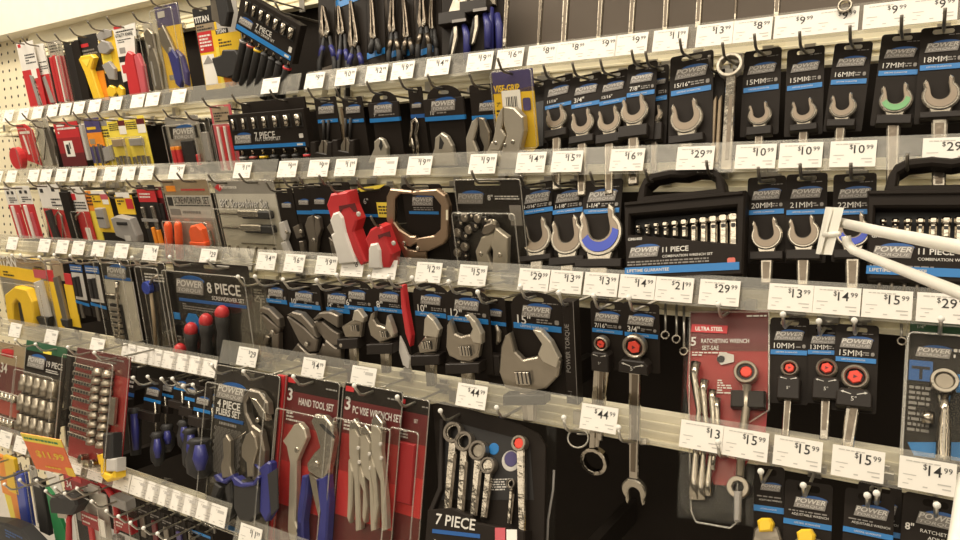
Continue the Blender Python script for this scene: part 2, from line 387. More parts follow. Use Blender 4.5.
def nose_pliers(it, tip, joint, collar, spread, gripm='grip', back='rubber', dd=6, ends=None):
    """long-nosed pliers hanging jaws up: tip, joint, collar y, half spread px at the collar"""
    (tx, ty), (jx, jy), cy = tip, joint, collar; s = spread
    for sg, nm in ((-1, 'jaw'), (1, 'jaw')):
        it.parts([(nm, 'shank', 'p', [(tx + sg * .3, ty), (tx + sg * 1.2, ty + .5), (jx + sg * s * .42, jy - (jy - ty) * .30), (jx + sg * s * .60, jy), (jx + sg * s * .3, jy + s * .8), (jx, jy + s * .5), (jx + sg * s * .16, jy - s * .8)], dd, dd + 9, 1.2)])
    it.parts([('pivot', 'silver', 'disc', jx, jy, s * .28, dd + 8, dd + 11)])
    for sg in (-1, 1):
        h = it.parts([('handle', back, 'tube', [(jx + sg * s * .3, jy + s * .4), (jx + sg * s * .5, cy), (jx + sg * s * .85, cy + (cy - jy) * 1.0), (jx + sg * s * .8, cy + (cy - jy) * 2.2)], [3, 4, 5, 4.5], dd + 5)])[0]
        mb = MB(); it2 = it
        it.draw(mb, gripm, 'tube', ([(jx + sg * s * .42, cy - 2), (jx + sg * s * .62, cy + 3), (jx + sg * s * .75, cy + 9)], [4.6, 5.0, 4.9], dd + 5))
        g = mb.build('grip_collar', h)
        if gripm != back: g['label'] = 'blue grip collar' if gripm == 'grip' else 'red grip collar'
PWR = [('print', 'print', 'logo', .5, .10, .6)]
# ------------------------------------------------------------------ ROW A, left section
S('saw_blade_card', 'white and red hanging card with a grey saw blade, beside the pegboard panel', 'tool card', 'first saw blade card', 'A', 24.5, 42, 38, 107, 17, [
    ('card', 'white', 'pu', [(0, 0), (1, 0), (1, .42), (0, .42)], 0, 1.6), ('+', 'red', 'pu', [(0, .42), (1, .42), (1, 1), (0, 1)], 0, 1.6), ('print', 'ink', 'lines', .35, .18, .95, .34, 4, 1.8), ('+', 'red', 'u', .08, .02, .25, .07, 1.6, 2.0),
    ('saw_blade', 'grey', 'pu', [(.42, .50), (.62, .52), (.80, .97), (.55, .97)] , 2, 4, .4), ('+', 'silver', 'pu', [(.62, .52), (.68, .60), (.64, .62), (.72, .70), (.68, .73), (.76, .80), (.72, .84), (.80, .97), (.74, .97)], 2, 4.4), ('sticker', 'tag', 'u', .55, .42, .85, .56, 1.7, 2.2)])
S('saw_blade_card', 'white and red hanging card partly tucked behind the first saw blade card', 'tool card', 'tucked saw blade card', 'A', 39, 44, 47, 104, 10, [
    ('card', 'white', 'u', 0, 0, 1, .5, 0, 1.6), ('+', 'red', 'u', 0, .5, 1, 1, 0, 1.6), ('print', 'ink', 'lines', .1, .28, .9, .46, 5, 1.8), ('saw_blade', 'grey', 'pu', [(.2, .55), (.5, .52), (.9, .98), (.5, .98)], 2, 4)], off=-.008)
S('marker_pack', 'clear blister of slim red handled tools on a white headed card', 'tool pack', 'slim red tool blister', 'A', 54, 41, 61, 104, 14, [
    ('card', 'lightgrey', 'u', 0, 0, 1, .25, 0, 1.6), ('+', 'pink', 'u', 0, .25, 1, 1, 0, 1.6), ('print', 'ink', 'lines', .1, .05, .9, .18, 3, 1.8),
    ('handle', 'red', 'u', .10, .24, .28, .95, 3, 9, 2), ('handle', 'red', 'u', .34, .22, .50, .97, 3, 9, 2), ('handle', 'white', 'u', .54, .24, .62, .97, 3, 8, 1), ('handle', 'pink', 'u', .68, .24, .86, .93, 3, 9, 2), ('blister', 'clear', 'bl', .03, .05, .97, .99, 14, 1)])
S('black_card_pack', 'plain black hanging card with a clear edge in the top left row', 'tool card', 'plain black card', 'A', 72, 41, 73, 102, 18, [
    ('card', 'dark', 'card', 2, 4, .15), ('blister', 'clear', 'bl', -.12, .03, .05, .98, 20), ('side_flap', 'card', 'u', .55, .02, .98, .99, 1.6, 7, 1)])
S('box_cutter_card', 'dark red card with a big yellow box cutter, left of the yellow snips', 'box cutter', 'yellow box cutter card', 'A', 87, 35, 92, 101, 19, [
    ('card', 'dark', 'u', 0, 0, 1, .55, 0, 1.6), ('+', 'orange', 'pu', [(0, .42), (1, .34), (1, 1), (.3, 1)], 0, 1.4), ('print', 'red', 'u', .05, .12, .5, .17, 1.6, 2.0), ('+', 'printgrey', 'lines', .05, .20, .9, .30, 2, 1.8),
    ('box_cutter', 'yellow', 'pu', [(.05, .34), (.18, .30), (.78, .30), (.92, .36), (.62, .52), (.80, .97), (.42, .97), (.22, .55)], 2, 14, 3), ('blade_slot', 'paleyellow', 'pu', [(.22, .36), (.72, .36), (.45, .47)], 14, 14.6)])
S('folding_snips_card', 'yellow card with grey and black snips and yellow finger loops', 'snips', 'yellow loop snips card', 'A', 105, 29, 108, 98, 17, [
    ('card', 'yellow', 'u', 0, .05, 1, .62, 0, 1.6), ('+', 'dark', 'u', .1, .62, 1, 1, 0, 1.4), ('header', 'grey', 'pu', [(.0, .06), (.5, 0), (.95, .04), (.9, .12), (.1, .16)], 1.6, 5, 1),
    ('snips', 'grey', 'pu', [(.05, .22), (.35, .15), (.75, .20), (.85, .30), (.5, .36), (.1, .33)], 2, 10, 2), ('+', 'grey', 'pu', [(.1, .50), (.55, .46), (.80, .58), (.72, .74), (.35, .72)], 2, 10, 2),
    ('finger_loop', 'yellow', 'pu', [(.05, .85), (.3, .80), (.55, .84), (.58, .93), (.35, .99), (.08, .96)], 2, 9, 2), ('finger_loop', 'yellow', 'pu', [(.62, .88), (.85, .82), (1.05, .88), (1.0, .97), (.75, 1.0)], 2, 9, 2),
    ('label_panel', 'paleyellow', 'u', .05, .36, .62, .47, 2, 3)])
S('utility_knife_card', 'white card printed in black with an open red utility knife', 'utility knife', 'open red utility knife card', 'A', 124, 25, 127, 96, 23, [
    ('card', 'white', 'pu', [(0, .02), (1, 0), (.82, .70), (.62, .70), (.5, .75), (0, .78)], 0, 1.6), ('+', 'dark', 'u', .02, .42, .45, .50, 1.5, 1.8), ('header', 'red', 'u', .05, .0, .4, .035, 1.6, 2.2), ('print', 'ink', 'T', 'UTILITY KNIFE', .45, .13, .12, {'bold': .02}), ('+', 'ink', 'lines', .1, .06, .9, .10, 1, 1.8), ('+', 'ink', 'lines', .1, .18, .7, .24, 2, 1.8), ('+', 'grey', 'rr', .12, .30, .38, .38, 1.6, 2, 2), ('+', 'red', 'rr', .08, .54, .36, .66, 1.6, 2, 2),
    ('handle', 'red', 'pu', [(.50, .42), (.62, .37), (.80, .42), (.85, .99), (.35, .99), (.38, .55)], 2, 12, 2), ('blade', 'silver', 'pu', [(.95, .18), (1.0, .22), (.78, .80), (.70, .78)], 2, 6, .5), ('handle', 'pink', 'pu', [(.86, .45), (1.02, .42), (1.16, .60), (1.12, .97), (.88, .99)], 2, 12, 2)])
S('multi_tool_blister', 'clear blister with a silver grey folding tool, right of the red utility knife', 'multi tool', 'silver folding tool blister', 'A', 150, 21, 151, 93, 15, [
    ('card', 'lightgrey', 'card', 3, 4, .2), ('tool_body', 'satin', 'pu', [(.2, .16), (.5, .10), (.8, .18), (.7, .38), (.85, .60), (.72, .95), (.3, .95), (.15, .6), (.35, .38)], 3, 12, 2), ('pivot', 'grey', 'disc', 149.5, 47, 2, 12, 14), ('+', 'grey', 'u', .35, .55, .45, .9, 12, 12.5), ('blister', 'clear', 'bl', .04, .04, .96, .97, 18, 1)])
S('crimping_pliers_card', 'yellow and blue blister card with blue handled crimping pliers', 'pliers', 'blue crimping pliers card', 'A', 166, 5, 173, 91, 24, [
    ('card', 'purple', 'u', .0, 0, 1, .24, 0, 1.6), ('+', 'yellow', 'u', .0, .24, 1, 1, 0, 1.6), ('header', 'lightgrey', 'u', .1, .06, .4, .13, 1.6, 2.2),
    ('jaw', 'satin', 'pu', [(.10, .28), (.35, .22), (.55, .40), (.68, .56), (.40, .60), (.15, .45)], 3, 10, 2), ('pivot', 'grey', 'disc', 171, 50, 2.5, 10, 13), ('handle', 'grip', 'pu', [(.40, .55), (.60, .50), (.80, .62), (.82, .88), (.66, .97), (.50, .92)], 3, 13, 3), ('handle', 'purple', 'pu', [(.74, .52), (.95, .60), (1.05, .80), (.98, .95), (.86, .93), (.86, .66)], 3, 12, 3), ('print', 'grey', 'u', .12, .80, .45, .86, 1.6, 2), ('blister', 'clear', 'bl', .03, .05, .97, .97, 18, 1)])
S('saw_kit_card', 'black, yellow and red narrow card with TITAN heading', 'tool card', 'yellow and red narrow card', 'A', 203, 7, 208, 89, 22, [
    ('card', 'dark', 'card', 3, 4, .2), ('panel', 'yellow', 'u', .05, .20, 1.0, 1, 1.6, 2), ('+', 'red', 'u', .06, .29, .72, .54, 2, 2.4), ('+', 'brown', 'u', .06, .20, .9, .29, 2, 2.4), ('print', 'white', 'T', 'TITAN', .38, .14, .24, {'bold': .03}), ('+', 'white', 'lines', .12, .32, .66, .52, 5, 2.7), ('+', 'ink', 'lines', .1, .21, .8, .28, 2, 2.7), ('+', 'tag', 'u', .08, .57, .66, .94, 2, 2.6), ('+', 'grey', 'pu', [(.12, .68), (.4, .58), (.62, .68)], 2.6, 3), ('side_edge', 'paleyellow', 'u', .85, .5, 1.0, 1, 2, 5)])
S('holster_knife_card', 'yellow label card with a black holster and yellow claw tips', 'knife', 'black holster tool card', 'A', 224, 2, 229, 86, 25, [
    ('card', 'lightgrey', 'card', 3, 4, .2), ('panel', 'yellow', 'rr', 0, .36, 1.0, .62, 2, 4, 3), ('+', 'dark', 'u', .02, .30, .5, .36, 2, 3.8), ('print', 'ink', 'lines', .08, .41, .6, .52, 3, 4.2), ('+', 'white', 'T', 'TITAN', .25, .33, .14, {'d': 4.2, 'bold': .03}),
    ('holster', 'rubber', 'pu', [(-.05, .64), (.35, .62), (.45, .56), (.95, .58), (1.15, .70), (1.1, .86), (.5, .90), (.05, .86)], 4, 22, 3), ('claw', 'orange', 'pu', [(.15, .87), (.45, .86), (.55, .98), (.42, 1.0), (.30, .94), (.2, 1.0)], 4, 12, 1.5), ('claw', 'orange', 'pu', [(.7, .9), (.95, .83), (1.1, .84), (.92, .88), (.80, .99), (.72, .99)], 4, 12, 1.5), ('window', 'lightgrey', 'rr', .22, .56, .42, .60, 4, 4.6, 1)])
S('slip_joint_pliers', 'dark gripped slip joint pliers hanging above the black holster', 'pliers', 'pliers above the holster', 'A', 218, -22, 232, 22, 14, [
    ('jaw', 'satin', 'p', [(212, -4), (219, -6), (223, 12), (221, 24), (214, 20)], 8, 14, 1.5), ('handle', 'rubber', 'p', [(220, -2), (230, -4), (234, 12), (231, 27), (225, 26), (222, 10)], 6, 20, 3), ('pivot', 'silver', 'disc', 219, 4, 2, 14, 17)], off=.018)
def driver_tray(label, short, row, xt, yt, xb, yb, w, shafts, title, sub, body, tips, off=0.0, header=None):
    it = Item('nut_driver_set', label, 'nut driver set', short, row, xt, yt, xb, yb, w, off, None); it.hook = True
    it.parts([('tray', 'card', 'u', 0, body[0], 1, body[1], 0, 16, 1.5)] + ([('+', 'card', 'u', header[0], 0, header[1], body[0] + .02, 0, 3, .8)] if header else []))
    n = 7
    for i in range(n):
        u = shafts[0] + (shafts[1] - shafts[0]) * i / (n - 1)
        it.parts([('tray_window', 'dark', 'u', u - .045, body[0] + .06, u + .045, body[0] + .06 + (body[1] - body[0]) * .36, 16, 16.6)])
        x, z0 = it.U(u, body[0] + .08); _, z1 = it.U(u, body[0] + .02 + (body[1] - body[0]) * .38); _, z2 = it.U(u, body[1] + .02); _, z3 = it.U(u, tips)
        mb = MB(); mb.tube([(x, -.019, z0), (x, -.019, z1)], .0032 + .0005 * i, 'chrome', 10)
        mb.tube([(x, -.009, z2 + .02), (x, -.009, z2 - .012)], .003, 'chrome', 8)
        d = mb.build('driver_shaft', it.e)
        c = ['rubber', 'rubber', 'rubber', 'rubber', 'rubber', 'rubber', 'rubber']
        ring = ['grey', 'redfilm', 'yellow', 'rubber', 'rubber', 'rubber', 'red'][i]
        mb = MB(); mb.tube([(x, -.009, z2 - .008), (x, -.009, z2 - .011), (x, -.009, z2 - .02), (x, -.009, z3)], [.005, .0085, .0078, .0095], 'rubber', 12); h = mb.build('driver_handle', d)
        mb = MB(); mb.tube([(x, -.009, z2 - .010), (x, -.009, z2 - .014)], [.0088, .0088], ring, 12); mb.build('handle_ring', h)
    vm = body[0] + (body[1] - body[0]) * .66
    it.parts([('print', 'print', 'logo', .16, vm, .24, 16.6), ('+', 'print', 'T', title, .33, vm - .03, .085, {'align': 'l', 'd': 16.6, 'bold': .015}), ('+', 'print', 'T', sub, .33, vm + .035, .045, {'align': 'l', 'd': 16.6}), ('+', 'print', 'rr', .90, vm - .02, .95, vm + .05, 16, 16.6, 1.5),
              ('stripe', 'bluepale', 'u', .02, body[1] - .09, .96, body[1] - .03, 16, 16.7), ('+', 'print', 'u', .86, body[1] - .075, .93, body[1] - .045, 16.7, 17)])
    return it
driver_tray('tilted black seven piece nut driver tray hanging askew in the top row', 'tilted nut driver tray', 'A', 278, 4, 263, 76, 62, (.14, .90), '7 PIECE', 'NUT DRIVER SET', (.06, .58), 1.25, off=.02)
# ------------------------------------------------------------------ ROW A, right section: pliers and wrenches that hang from above the frame
def plier_card(label, short, xt, w, tip, joint, col, spread, gripm, bluey=None, off=0.0, yt=-26, yb=66):
    it = Item('long_nose_pliers', label, 'pliers', short, 'A', xt, yt, xt + 2, yb, w, off, 'long nose pliers cut by the top edge'); it.hook = True
    it.parts([('card', 'card', 'card', 4, 5, .2)])
    if bluey: it.parts([('stripe', 'bluepale', 'u', 0, (bluey - 4 - yt) / (yb - yt), 1, (bluey + 2 - yt) / (yb - yt), 1.6, 2.4)])
    nose_pliers(it, tip, joint, col, spread, gripm)
    return it
plier_card('blue collared long nose pliers with slim split jaws, first of the pliers row', 'first blue long nose pliers', 326, 15, (325, 7), (327, 33), 48, 9, 'grip', 0)
plier_card('blue collared pliers set back behind the first long nose pliers', 'set back blue pliers', 342, 12, (341, 7), (343, 32), 52, 6, 'grip', 3, off=-.006)
plier_card('single pointed blue collared long nose pliers with long closed jaws', 'pointed blue long nose pliers', 353, 26, (353, 2), (355.5, 43), 56, 8.5, 'grip', 1)
plier_card('clear sleeved slim pliers with wide pale jaws above a blue band', 'clear sleeved slim pliers', 375, 17, (373, -12), (375, 37), 42, 5, 'rubber', 55)
plier_card('thin long reach pliers with a dark collar, second over the blue band', 'dark collared thin pliers', 394, 13, (395, -10), (394, 30), 42, 6, 'shank', 55)
plier_card('narrow grey pliers standing between two long reach pliers', 'narrow grey pliers', 408, 10, (406, 0), (408, 36), 42, 5, 'shank', 54, off=-.006)
plier_card('long reach pliers with a black hooked ring around the jaws, above the $14.99 tag', 'ring jawed long reach pliers', 424, 16, (424, -14), (424, 24), 36, 7, 'shank', 53)
plier_card('dark bent nose pliers nearly hidden beside the white jawed pliers', 'dark bent nose pliers', 436, 10, (434, -8), (433, 28), 40, 4, 'rubber', None, off=-.01)
def sleeve_pliers(label, short, x, y, xt):
    it = Item('combination_pliers', label, 'pliers', short, 'A', xt, -30, xt, 62, 26, .006, 'white jawed pliers cut by the top edge'); it.hook = True
    it.parts([('card', 'card', 'card', 4, 5, .2)])
    it.parts([('jaw', 'nickel', 'p', [(x - 8, y), (x - 3, y - 14), (x - 2, y - 22), (x + 3, y - 22), (x + 3, y - 14), (x + 8, y - 16), (x + 11, y - 20), (x + 10, y - 4), (x + 9, y)], 6, 14, 1.5),
              ('sleeve', 'sleeve', 'p', [(x - 14, y + 1), (x + 13, y - 3), (x + 13, y + 9), (x - 14, y + 13)], 2, 20, 1.5), ('+', 'printgrey', 'p', [(x - 6, y + 4), (x + 8, y + 2), (x + 8, y + 5), (x - 6, y + 7)], 20, 20.4),
              ('handle', 'rubber', 'tube', [(x - 4, y + 12), (x - 6, y + 24), (x - 8, y + 40)], [3, 4, 4], 9), ('handle', 'grip', 'tube', [(x + 6, y + 9), (x + 9, y + 20), (x + 9, y + 44)], [4.5, 6.5, 6], 10), ('neck', 'nickel', 'p', [(x - 3, y + 12), (x, y + 11), (x, y + 22), (x - 4, y + 38), (x - 6, y + 40), (x - 3, y + 22)], 12, 16)])
sleeve_pliers('white jawed pliers in a black band, left one of the two banded pliers', 'left banded pliers', 458, 16, 456)
sleeve_pliers('white jawed pliers in a black band, right one of the two banded pliers', 'right banded pliers', 479, 5, 478)
S('blue_handle_pliers', 'black handled pliers with blue shoulders, right of the banded pliers', 'pliers', 'blue shouldered pliers', 'A', 494, -30, 496, 62, 18, [('card', 'card', 'card', 4, 5, .2), ('jaw', 'satin', 'p', [(488, -15), (492, -22), (496, -15), (497, 6), (490, 6)], 4, 10, 1.5), ('handle', 'grip', 'tube', [(491, 8), (490, 22), (491, 58)], [5, 7, 6], 9), ('handle', 'grip', 'tube', [(497, 14), (499, 26), (500, 60)], [5, 6.5, 6], 7)])
def long_wrench(label, short, x0, y0, x1, y1, wpx, ring=0, off=0.0):
    it = Item('combination_wrench', label, 'wrench', short, 'A', x0 - (x1 - x0) * 1.0, y0, x1, y1, wpx, off, 'long wrenches hanging from above the frame'); it.hook = False
    k = it.w
    h = -it.h
    hw = k / 2
    if ring:
        r = ring * it.sc(x1, y1)
        mb = MB(); mb.poly(circ(0, h + r, r, 20), -.009, -.002, 'chrome', .001, [circ(0, h + r, r * .62, 12)])
        mb.poly([(-hw * .8, h + r * 1.7), (hw * .8, h + r * 1.7), (hw, -.01), (-hw, -.01)], -.008, -.003, 'chrome', .0014); mb.build('wrench_body', it.e)
    else:
        mb = MB(); mb.poly([(-hw * .75, h), (hw * .75, h), (hw, -.02), (-hw, -.02)], -.008, -.002, 'chrome', .0014); mb.build('wrench_body', it.e)
    mb = MB(); mb.poly(horn(0, -.005, hw * 2.4), -.010, -.002, 'silver', .0014); mb.build('open_jaw', it.e)
    mb = MB(); mb.poly([(-hw * .35, h * .95 + (2.4 * ring * it.sc(x1, y1) if ring else 0)), (hw * .35, h * .95 + (2.4 * ring * it.sc(x1, y1) if ring else 0)), (hw * .4, -.04), (-hw * .4, -.04)], -.0086, -.0078, 'shank'); mb.build('handle_groove', it.e)
for i, (x, y, w, r, lb, sh) in enumerate([(506, 54, 4.5, 3.2, 'slim chrome wrench ending in a small ring above the $16.99 tag', 'ring ended slim wrench'), (540, 51, 4, 0, 'very slim chrome wrench above the first $8.99 tag', 'very slim wrench'),
        (565, 50, 7, 0, 'broad chrome wrench shank above the second $8.99 tag', 'broad wrench shank'), (600, 44, 6, 0, 'chrome wrench shank above the first $9.99 tag of the top rail', 'shank over first tag'),
        (632, 40, 7, 0, 'chrome wrench shank above the boundary of two $9.99 tags', 'shank between two tags'), (666, 36, 7, 0, 'chrome wrench shank above the $11.99 tag', 'shank over the 11.99 tag'),
        (699, 30, 8, 0, 'engraved broad wrench shank left of the $13.99 tag', 'engraved wrench shank'), (736, 22, 4, 0, 'thin chrome wrench shank ending right of the $13.99 tag', 'thin shank'), (777, 20, 8, 0, 'broad wrench shank above the 15 mm cards', 'shank over 15 mm cards'), (845, 15, 6, 7, 'wrench with a round box end dangling before a $9.99 tag', 'dangling box end wrench')]):
    long_wrench(lb, sh, x + 3.5, -75 if i < 5 else -100, x, y, w, r, off=.030 if i == 9 else 0.0)
# ------------------------------------------------------------------ ROW B
S('red_ring_tool', 'red tool with a round red base on a red card against the pegboard', 'hand tool', 'red round based tool', 'B', 23, 124, 22, 168, 17, [
    ('card', 'red', 'pu', [(.1, 0), (.6, 0), (1, .15), (1, .95), (.1, .8)], 0, 1.6), ('print', 'white', 'u', .2, .16, .8, .22, 1.6, 2), ('strap', 'white', 'pu', [(.36, .25), (.44, .25), (.52, .68), (.44, .68)], 2, 3.5), ('base', 'red', 'disc', 21, 158, 10, 2, 16), ('blister', 'clear', 'bl', .1, .1, 1, 1, 18)])
S('wire_tool_blister', 'clear blister of thin wire tools beside the red round tool', 'tool pack', 'wire tool blister', 'B', 40, 119, 43, 167, 14, [
    ('card', 'lightgrey', 'card', 3, 4, .2), ('wire', 'wire', 'tube', [(35, 126), (39, 133), (36, 143), (40, 155), (38, 162)], 1.2, 5), ('wire', 'wire', 'tube', [(43, 126), (46, 140), (44, 160)], 1.5, 5), ('blister', 'clear', 'bl', .05, .05, .95, .97, 14, 1)])
S('dark_wrench_bundle', 'dark metal tool hanging right of the wire tool blister', 'hand tool', 'dark metal tool', 'B', 49, 126, 50, 165, 8, [('tool_body', 'gunmetal', 'pu', [(.2, .1), (.7, 0), (.9, .5), (.6, 1), (.2, 1)], 1, 9, 1.5), ('card', 'dark', 'u', .1, .02, .95, .4, 0, 1.2)], off=-.005)
S('hobby_knife_card', 'red to black hanging card with a white barcode sticker', 'tool card', 'red barcode card', 'B', 65, 122, 61, 166, 24, [
    ('card', 'red', 'u', 0, 0, 1, .35, 0, 1.6), ('+', 'deepred', 'u', 0, .35, 1, .7, 0, 1.6), ('+', 'maroon', 'u', 0, .7, 1, 1, 0, 1.6), ('print', 'white', 'lines', .12, .10, .9, .27, 2, 1.9), ('+', 'white', 'u', .12, .05, .45, .09, 1.6, 1.9), ('sticker', 'tag', 'rr', .26, .42, .62, .78, 1.6, 2.2, 1), ('+', 'ink', 'u', .33, .50, .45, .72, 2.2, 2.5), ('+', 'ink', 'u', .48, .46, .52, .60, 2.2, 2.5)])
S('white_edge_card', 'white card seen edge on between the red barcode card and the purple card', 'tool card', 'white edge card', 'B', 81, 124, 82, 160, 6, [('card', 'white', 'card', 1, 3, .2), ('side', 'lightgrey', 'u', .6, .02, 1, .98, 1.6, 8)], off=-.004)
S('drill_bit_card', 'purple topped yellow card holding slim blue grey bits', 'drill bits', 'purple and yellow bit card', 'B', 91, 118, 92, 169, 15, [
    ('card', 'purple', 'u', 0, 0, 1, .28, 0, 1.6), ('+', 'orange', 'u', 0, .28, 1, .55, 0, 1.6), ('+', 'purple', 'u', 0, .55, 1, .88, 0, 1.6), ('+', 'yellow', 'u', 0, .88, 1, 1, 0, 1.6), ('print', 'yellow', 'u', .1, .17, .7, .22, 1.6, 2), ('+', 'brown', 'rr', .1, .40, .45, .50, 1.6, 2, 1), ('bit', 'silver', 'u', .25, .52, .36, .92, 2, 5, 1), ('bit', 'silver', 'u', .60, .50, .72, .94, 2, 5, 1), ('bit', 'satin', 'u', .80, .52, .90, .90, 2, 5, 1)])
S('nail_set_card', 'narrow yellow card with a grey part, half hidden by a blade card', 'tool card', 'narrow yellow card', 'B', 103, 118, 104, 166, 12, [('card', 'paleyellow', 'card', 1, 3, .2), ('header', 'grey', 'u', 0, .02, 1, .16, 1.6, 2), ('part_tray', 'grey', 'pu', [(.05, .62), (.95, .55), (.95, .85), (.1, .9)], 2, 9, 1.5), ('print', 'ink', 'lines', .1, .22, .9, .4, 3, 2)], off=-.004)
def blade_card(label, short, xt, yt, xb, yb, w, dx):
    S('blade_card', label, 'blade pack', short, 'B', xt, yt, xb, yb, w, [
        ('card', 'paleyellow', 'card', 1, 3, .2), ('header', 'tag', 'u', .05, 0, .5, .06, 1.6, 2), ('+', 'maroon', 'u', .62, .06, 1, .17, 1.6, 2), ('+', 'tag', 'u', .62, .17, 1, .34, 1.6, 2), ('print', 'ink', 'lines', .08, .10, .6, .26, 4, 2), ('holder', 'grey' if dx else 'brown', 'u', .2, .43, .8, .58, 1.6, 9, 1.5),
        ('blade', 'silver', 'u', .10, .80, .26, 1.0, 2, 4), ('blade', 'silver', 'u', .32, .78, .48, 1.0, 2, 4), ('blade', 'silver', 'u', .54, .78, .70, 1.0, 2, 4), ('blade', 'silver', 'u', .76, .80, .92, 1.0, 2, 4), ('blister', 'clear', 'bl', .06, .40, .94, .99, 13)])
blade_card('yellow blade card with a brown holder, left of a matching blade card', 'brown holder blade card', 115, 118, 116, 166, 18, 0)
blade_card('yellow blade card with a dark holder, beside the empty dark gap', 'dark holder blade card', 133, 116, 139, 166, 21, 1)
S('screwdriver_blister', 'clear blister of small screwdrivers with red and orange handles', 'screwdriver set', 'small screwdriver blister', 'B', 181, 116, 184, 165, 33, [
    ('card', 'grey', 'card', 4, 5, .2), ('header', 'card', 'u', .08, .20, .92, .45, 1.6, 2.2), ('print', 'print', 'logo', .5, .33, .7, 2.8),
    ('handle', 'red', 'u', .10, .66, .21, 1.02, 4, 11, 2), ('handle', 'red', 'u', .25, .66, .36, 1.02, 4, 11, 2), ('handle_cap', 'orange', 'u', .10, .60, .21, .67, 4, 11, 1), ('handle_cap', 'orange', 'u', .25, .60, .36, .67, 4, 11, 1), ('handle', 'red', 'u', .80, .78, .88, 1.0, 4, 9, 2), ('insert', 'dark', 'u', .40, .5, .78, .98, 2, 7, 1), ('blister', 'clear', 'bl', .04, .16, .96, 1.0, 16, 1)])
S('grey_blister', 'empty looking grey blister tucked behind the small screwdriver blister', 'tool pack', 'tucked grey blister', 'B', 203, 118, 206, 163, 13, [('card', 'card', 'card', 3, 4, .2), ('insert', 'grey', 'u', .3, .3, .8, .95, 2, 8, 2), ('blister', 'clear', 'bl', .05, .1, .95, .98, 14, 1)], off=-.006)
S('pink_rod_card', 'narrow red card with two white rods, left of the level nut driver tray', 'tool card', 'red card with white rods', 'B', 220, 105, 223, 170, 21, [
    ('card', 'pink', 'card', 2, 5, .2), ('header', 'brown', 'u', .1, .03, .9, .28, 1.6, 2), ('print', 'ink', 'lines', .15, .10, .85, .26, 4, 2.3), ('rod', 'white', 'u', .20, .32, .28, 1, 2, 5, 1), ('rod', 'white', 'u', .52, .32, .60, 1, 2, 5, 1), ('rod', 'red', 'u', .36, .32, .46, 1, 2, 4, 1), ('rod', 'red', 'u', .70, .32, .82, 1, 2, 4, 1), ('blister', 'clear', 'bl', .05, .28, .95, 1, 9)])
driver_tray('level black seven piece nut driver tray hanging in the second row', 'level nut driver tray', 'B', 268, 100, 266, 160, 77, (.08, .93), '7 PIECE', 'NUT DRIVER SET', (.18, .80), 1.02, header=(.14, .97))
def cup_pliers(label, short, xt, yt, xb, yb, w, sy, jx, jy, open_):
    it = Item('diagonal_pliers', label, 'pliers', short, 'B', xt, yt, xb, yb, w, 0, 'small pliers in cup sleeves'); it.hook = True
    power_card(it, None, (sy - yt) / (yb - yt), slot=5)
    it.parts([('jaw', 'satin', 'p', [(jx - 5, jy + 8), (jx - 5, jy - 3), (jx - 1 - open_, jy - 11 + open_), (jx - .5, jy - 10), (jx - .5, jy + 8)], 6, 13, 1.2), ('jaw', 'satin', 'p', [(jx + 5, jy + 8), (jx + 5, jy - 3), (jx + 1 + open_, jy - 11 + open_), (jx + .5, jy - 10), (jx + .5, jy + 8)], 6, 13, 1.2),
              ('handle', 'rubber', 'tube', [(jx - 2, jy - 10), (jx - 2.5, jy - 30)], 2.5, 5), ('handle', 'rubber', 'tube', [(jx + 2, jy - 10), (jx + 2.5, jy - 30)], 2.5, 5), ('cup', 'sleeve', 'p', [(jx - 11, jy - 9), (jx - 6, jy - 9), (jx - 5, jy + 1), (jx + 5, jy + 3), (jx + 6, jy - 9), (jx + 11, jy - 9), (jx + 11, jy + 8), (jx + 5, jy + 13), (jx - 5, jy + 13), (jx - 11, jy + 8)], 1.6, 15, 2)])
cup_pliers('small pliers with closed silver jaws in a black cup, above the $9.99 tag', 'cupped pliers with round jaws', 325, 97, 326, 160, 22, 119, 326, 150, 1)
cup_pliers('small pliers with pointed silver jaws in a black cup, beside a beige gap', 'cupped pliers with pointed jaws', 352, 97, 351, 160, 20, 119, 348, 148, 0)
S('carton_edge', 'tan carton edge standing between the two cupped pliers cards', 'carton', 'tan carton edge', 'B', 339, 108, 338, 160, 7, [('side', 'brown', 'u', 0, 0, 1, 1, 0, 6, 1), ('lid_flap', 'cream', 'u', .1, 0, .9, .3, 6, 6.8)], hook=False, off=-.012)
def lockers(label, short, xt, yt, xb, yb, w, sy, size, poly, gap, kind='dome'):
    it = Item('locking_pliers', label, 'locking pliers', short, 'B', xt, yt, xb, yb, w, 0, 'carded locking pliers'); it.hook = True
    it.parts([('card', 'card', 'dome', .16)])
    v = (sy - yt) / (yb - yt)
    it.parts([('label_panel', 'sleeve', 'u', -.06, v * .42, 1.06, v, 1.6, 6, .6), ('print', 'print', 'logo', .5, v * .62, .72, 6.6), ('+', 'print', 'T', size, .12, v * .88, .13, {'align': 'l', 'd': 6.4}), ('+', 'printgrey', 'lines', .3, v * .84, .9, v * .93, 1, 6.4), ('stripe', 'bluepale', 'u', -.06, v, 1.06, v + .055, 1.6, 6.2)])
    it.parts([('jaw', 'nickel', 'p', poly, 5, 14, 2), ('jaw_gap', 'ink', 'p', gap, 14, 14.6)])
    return it
lockers('black dome topped card with seven inch locking pliers, jaws up', 'seven inch locking pliers', 383, 91, 382, 162, 27, 117, '7"', [(371, 162), (377, 148), (377, 141), (382, 137), (386, 139), (390, 147), (390, 162)], [(379, 146), (381, 139), (383, 146), (381, 151)])
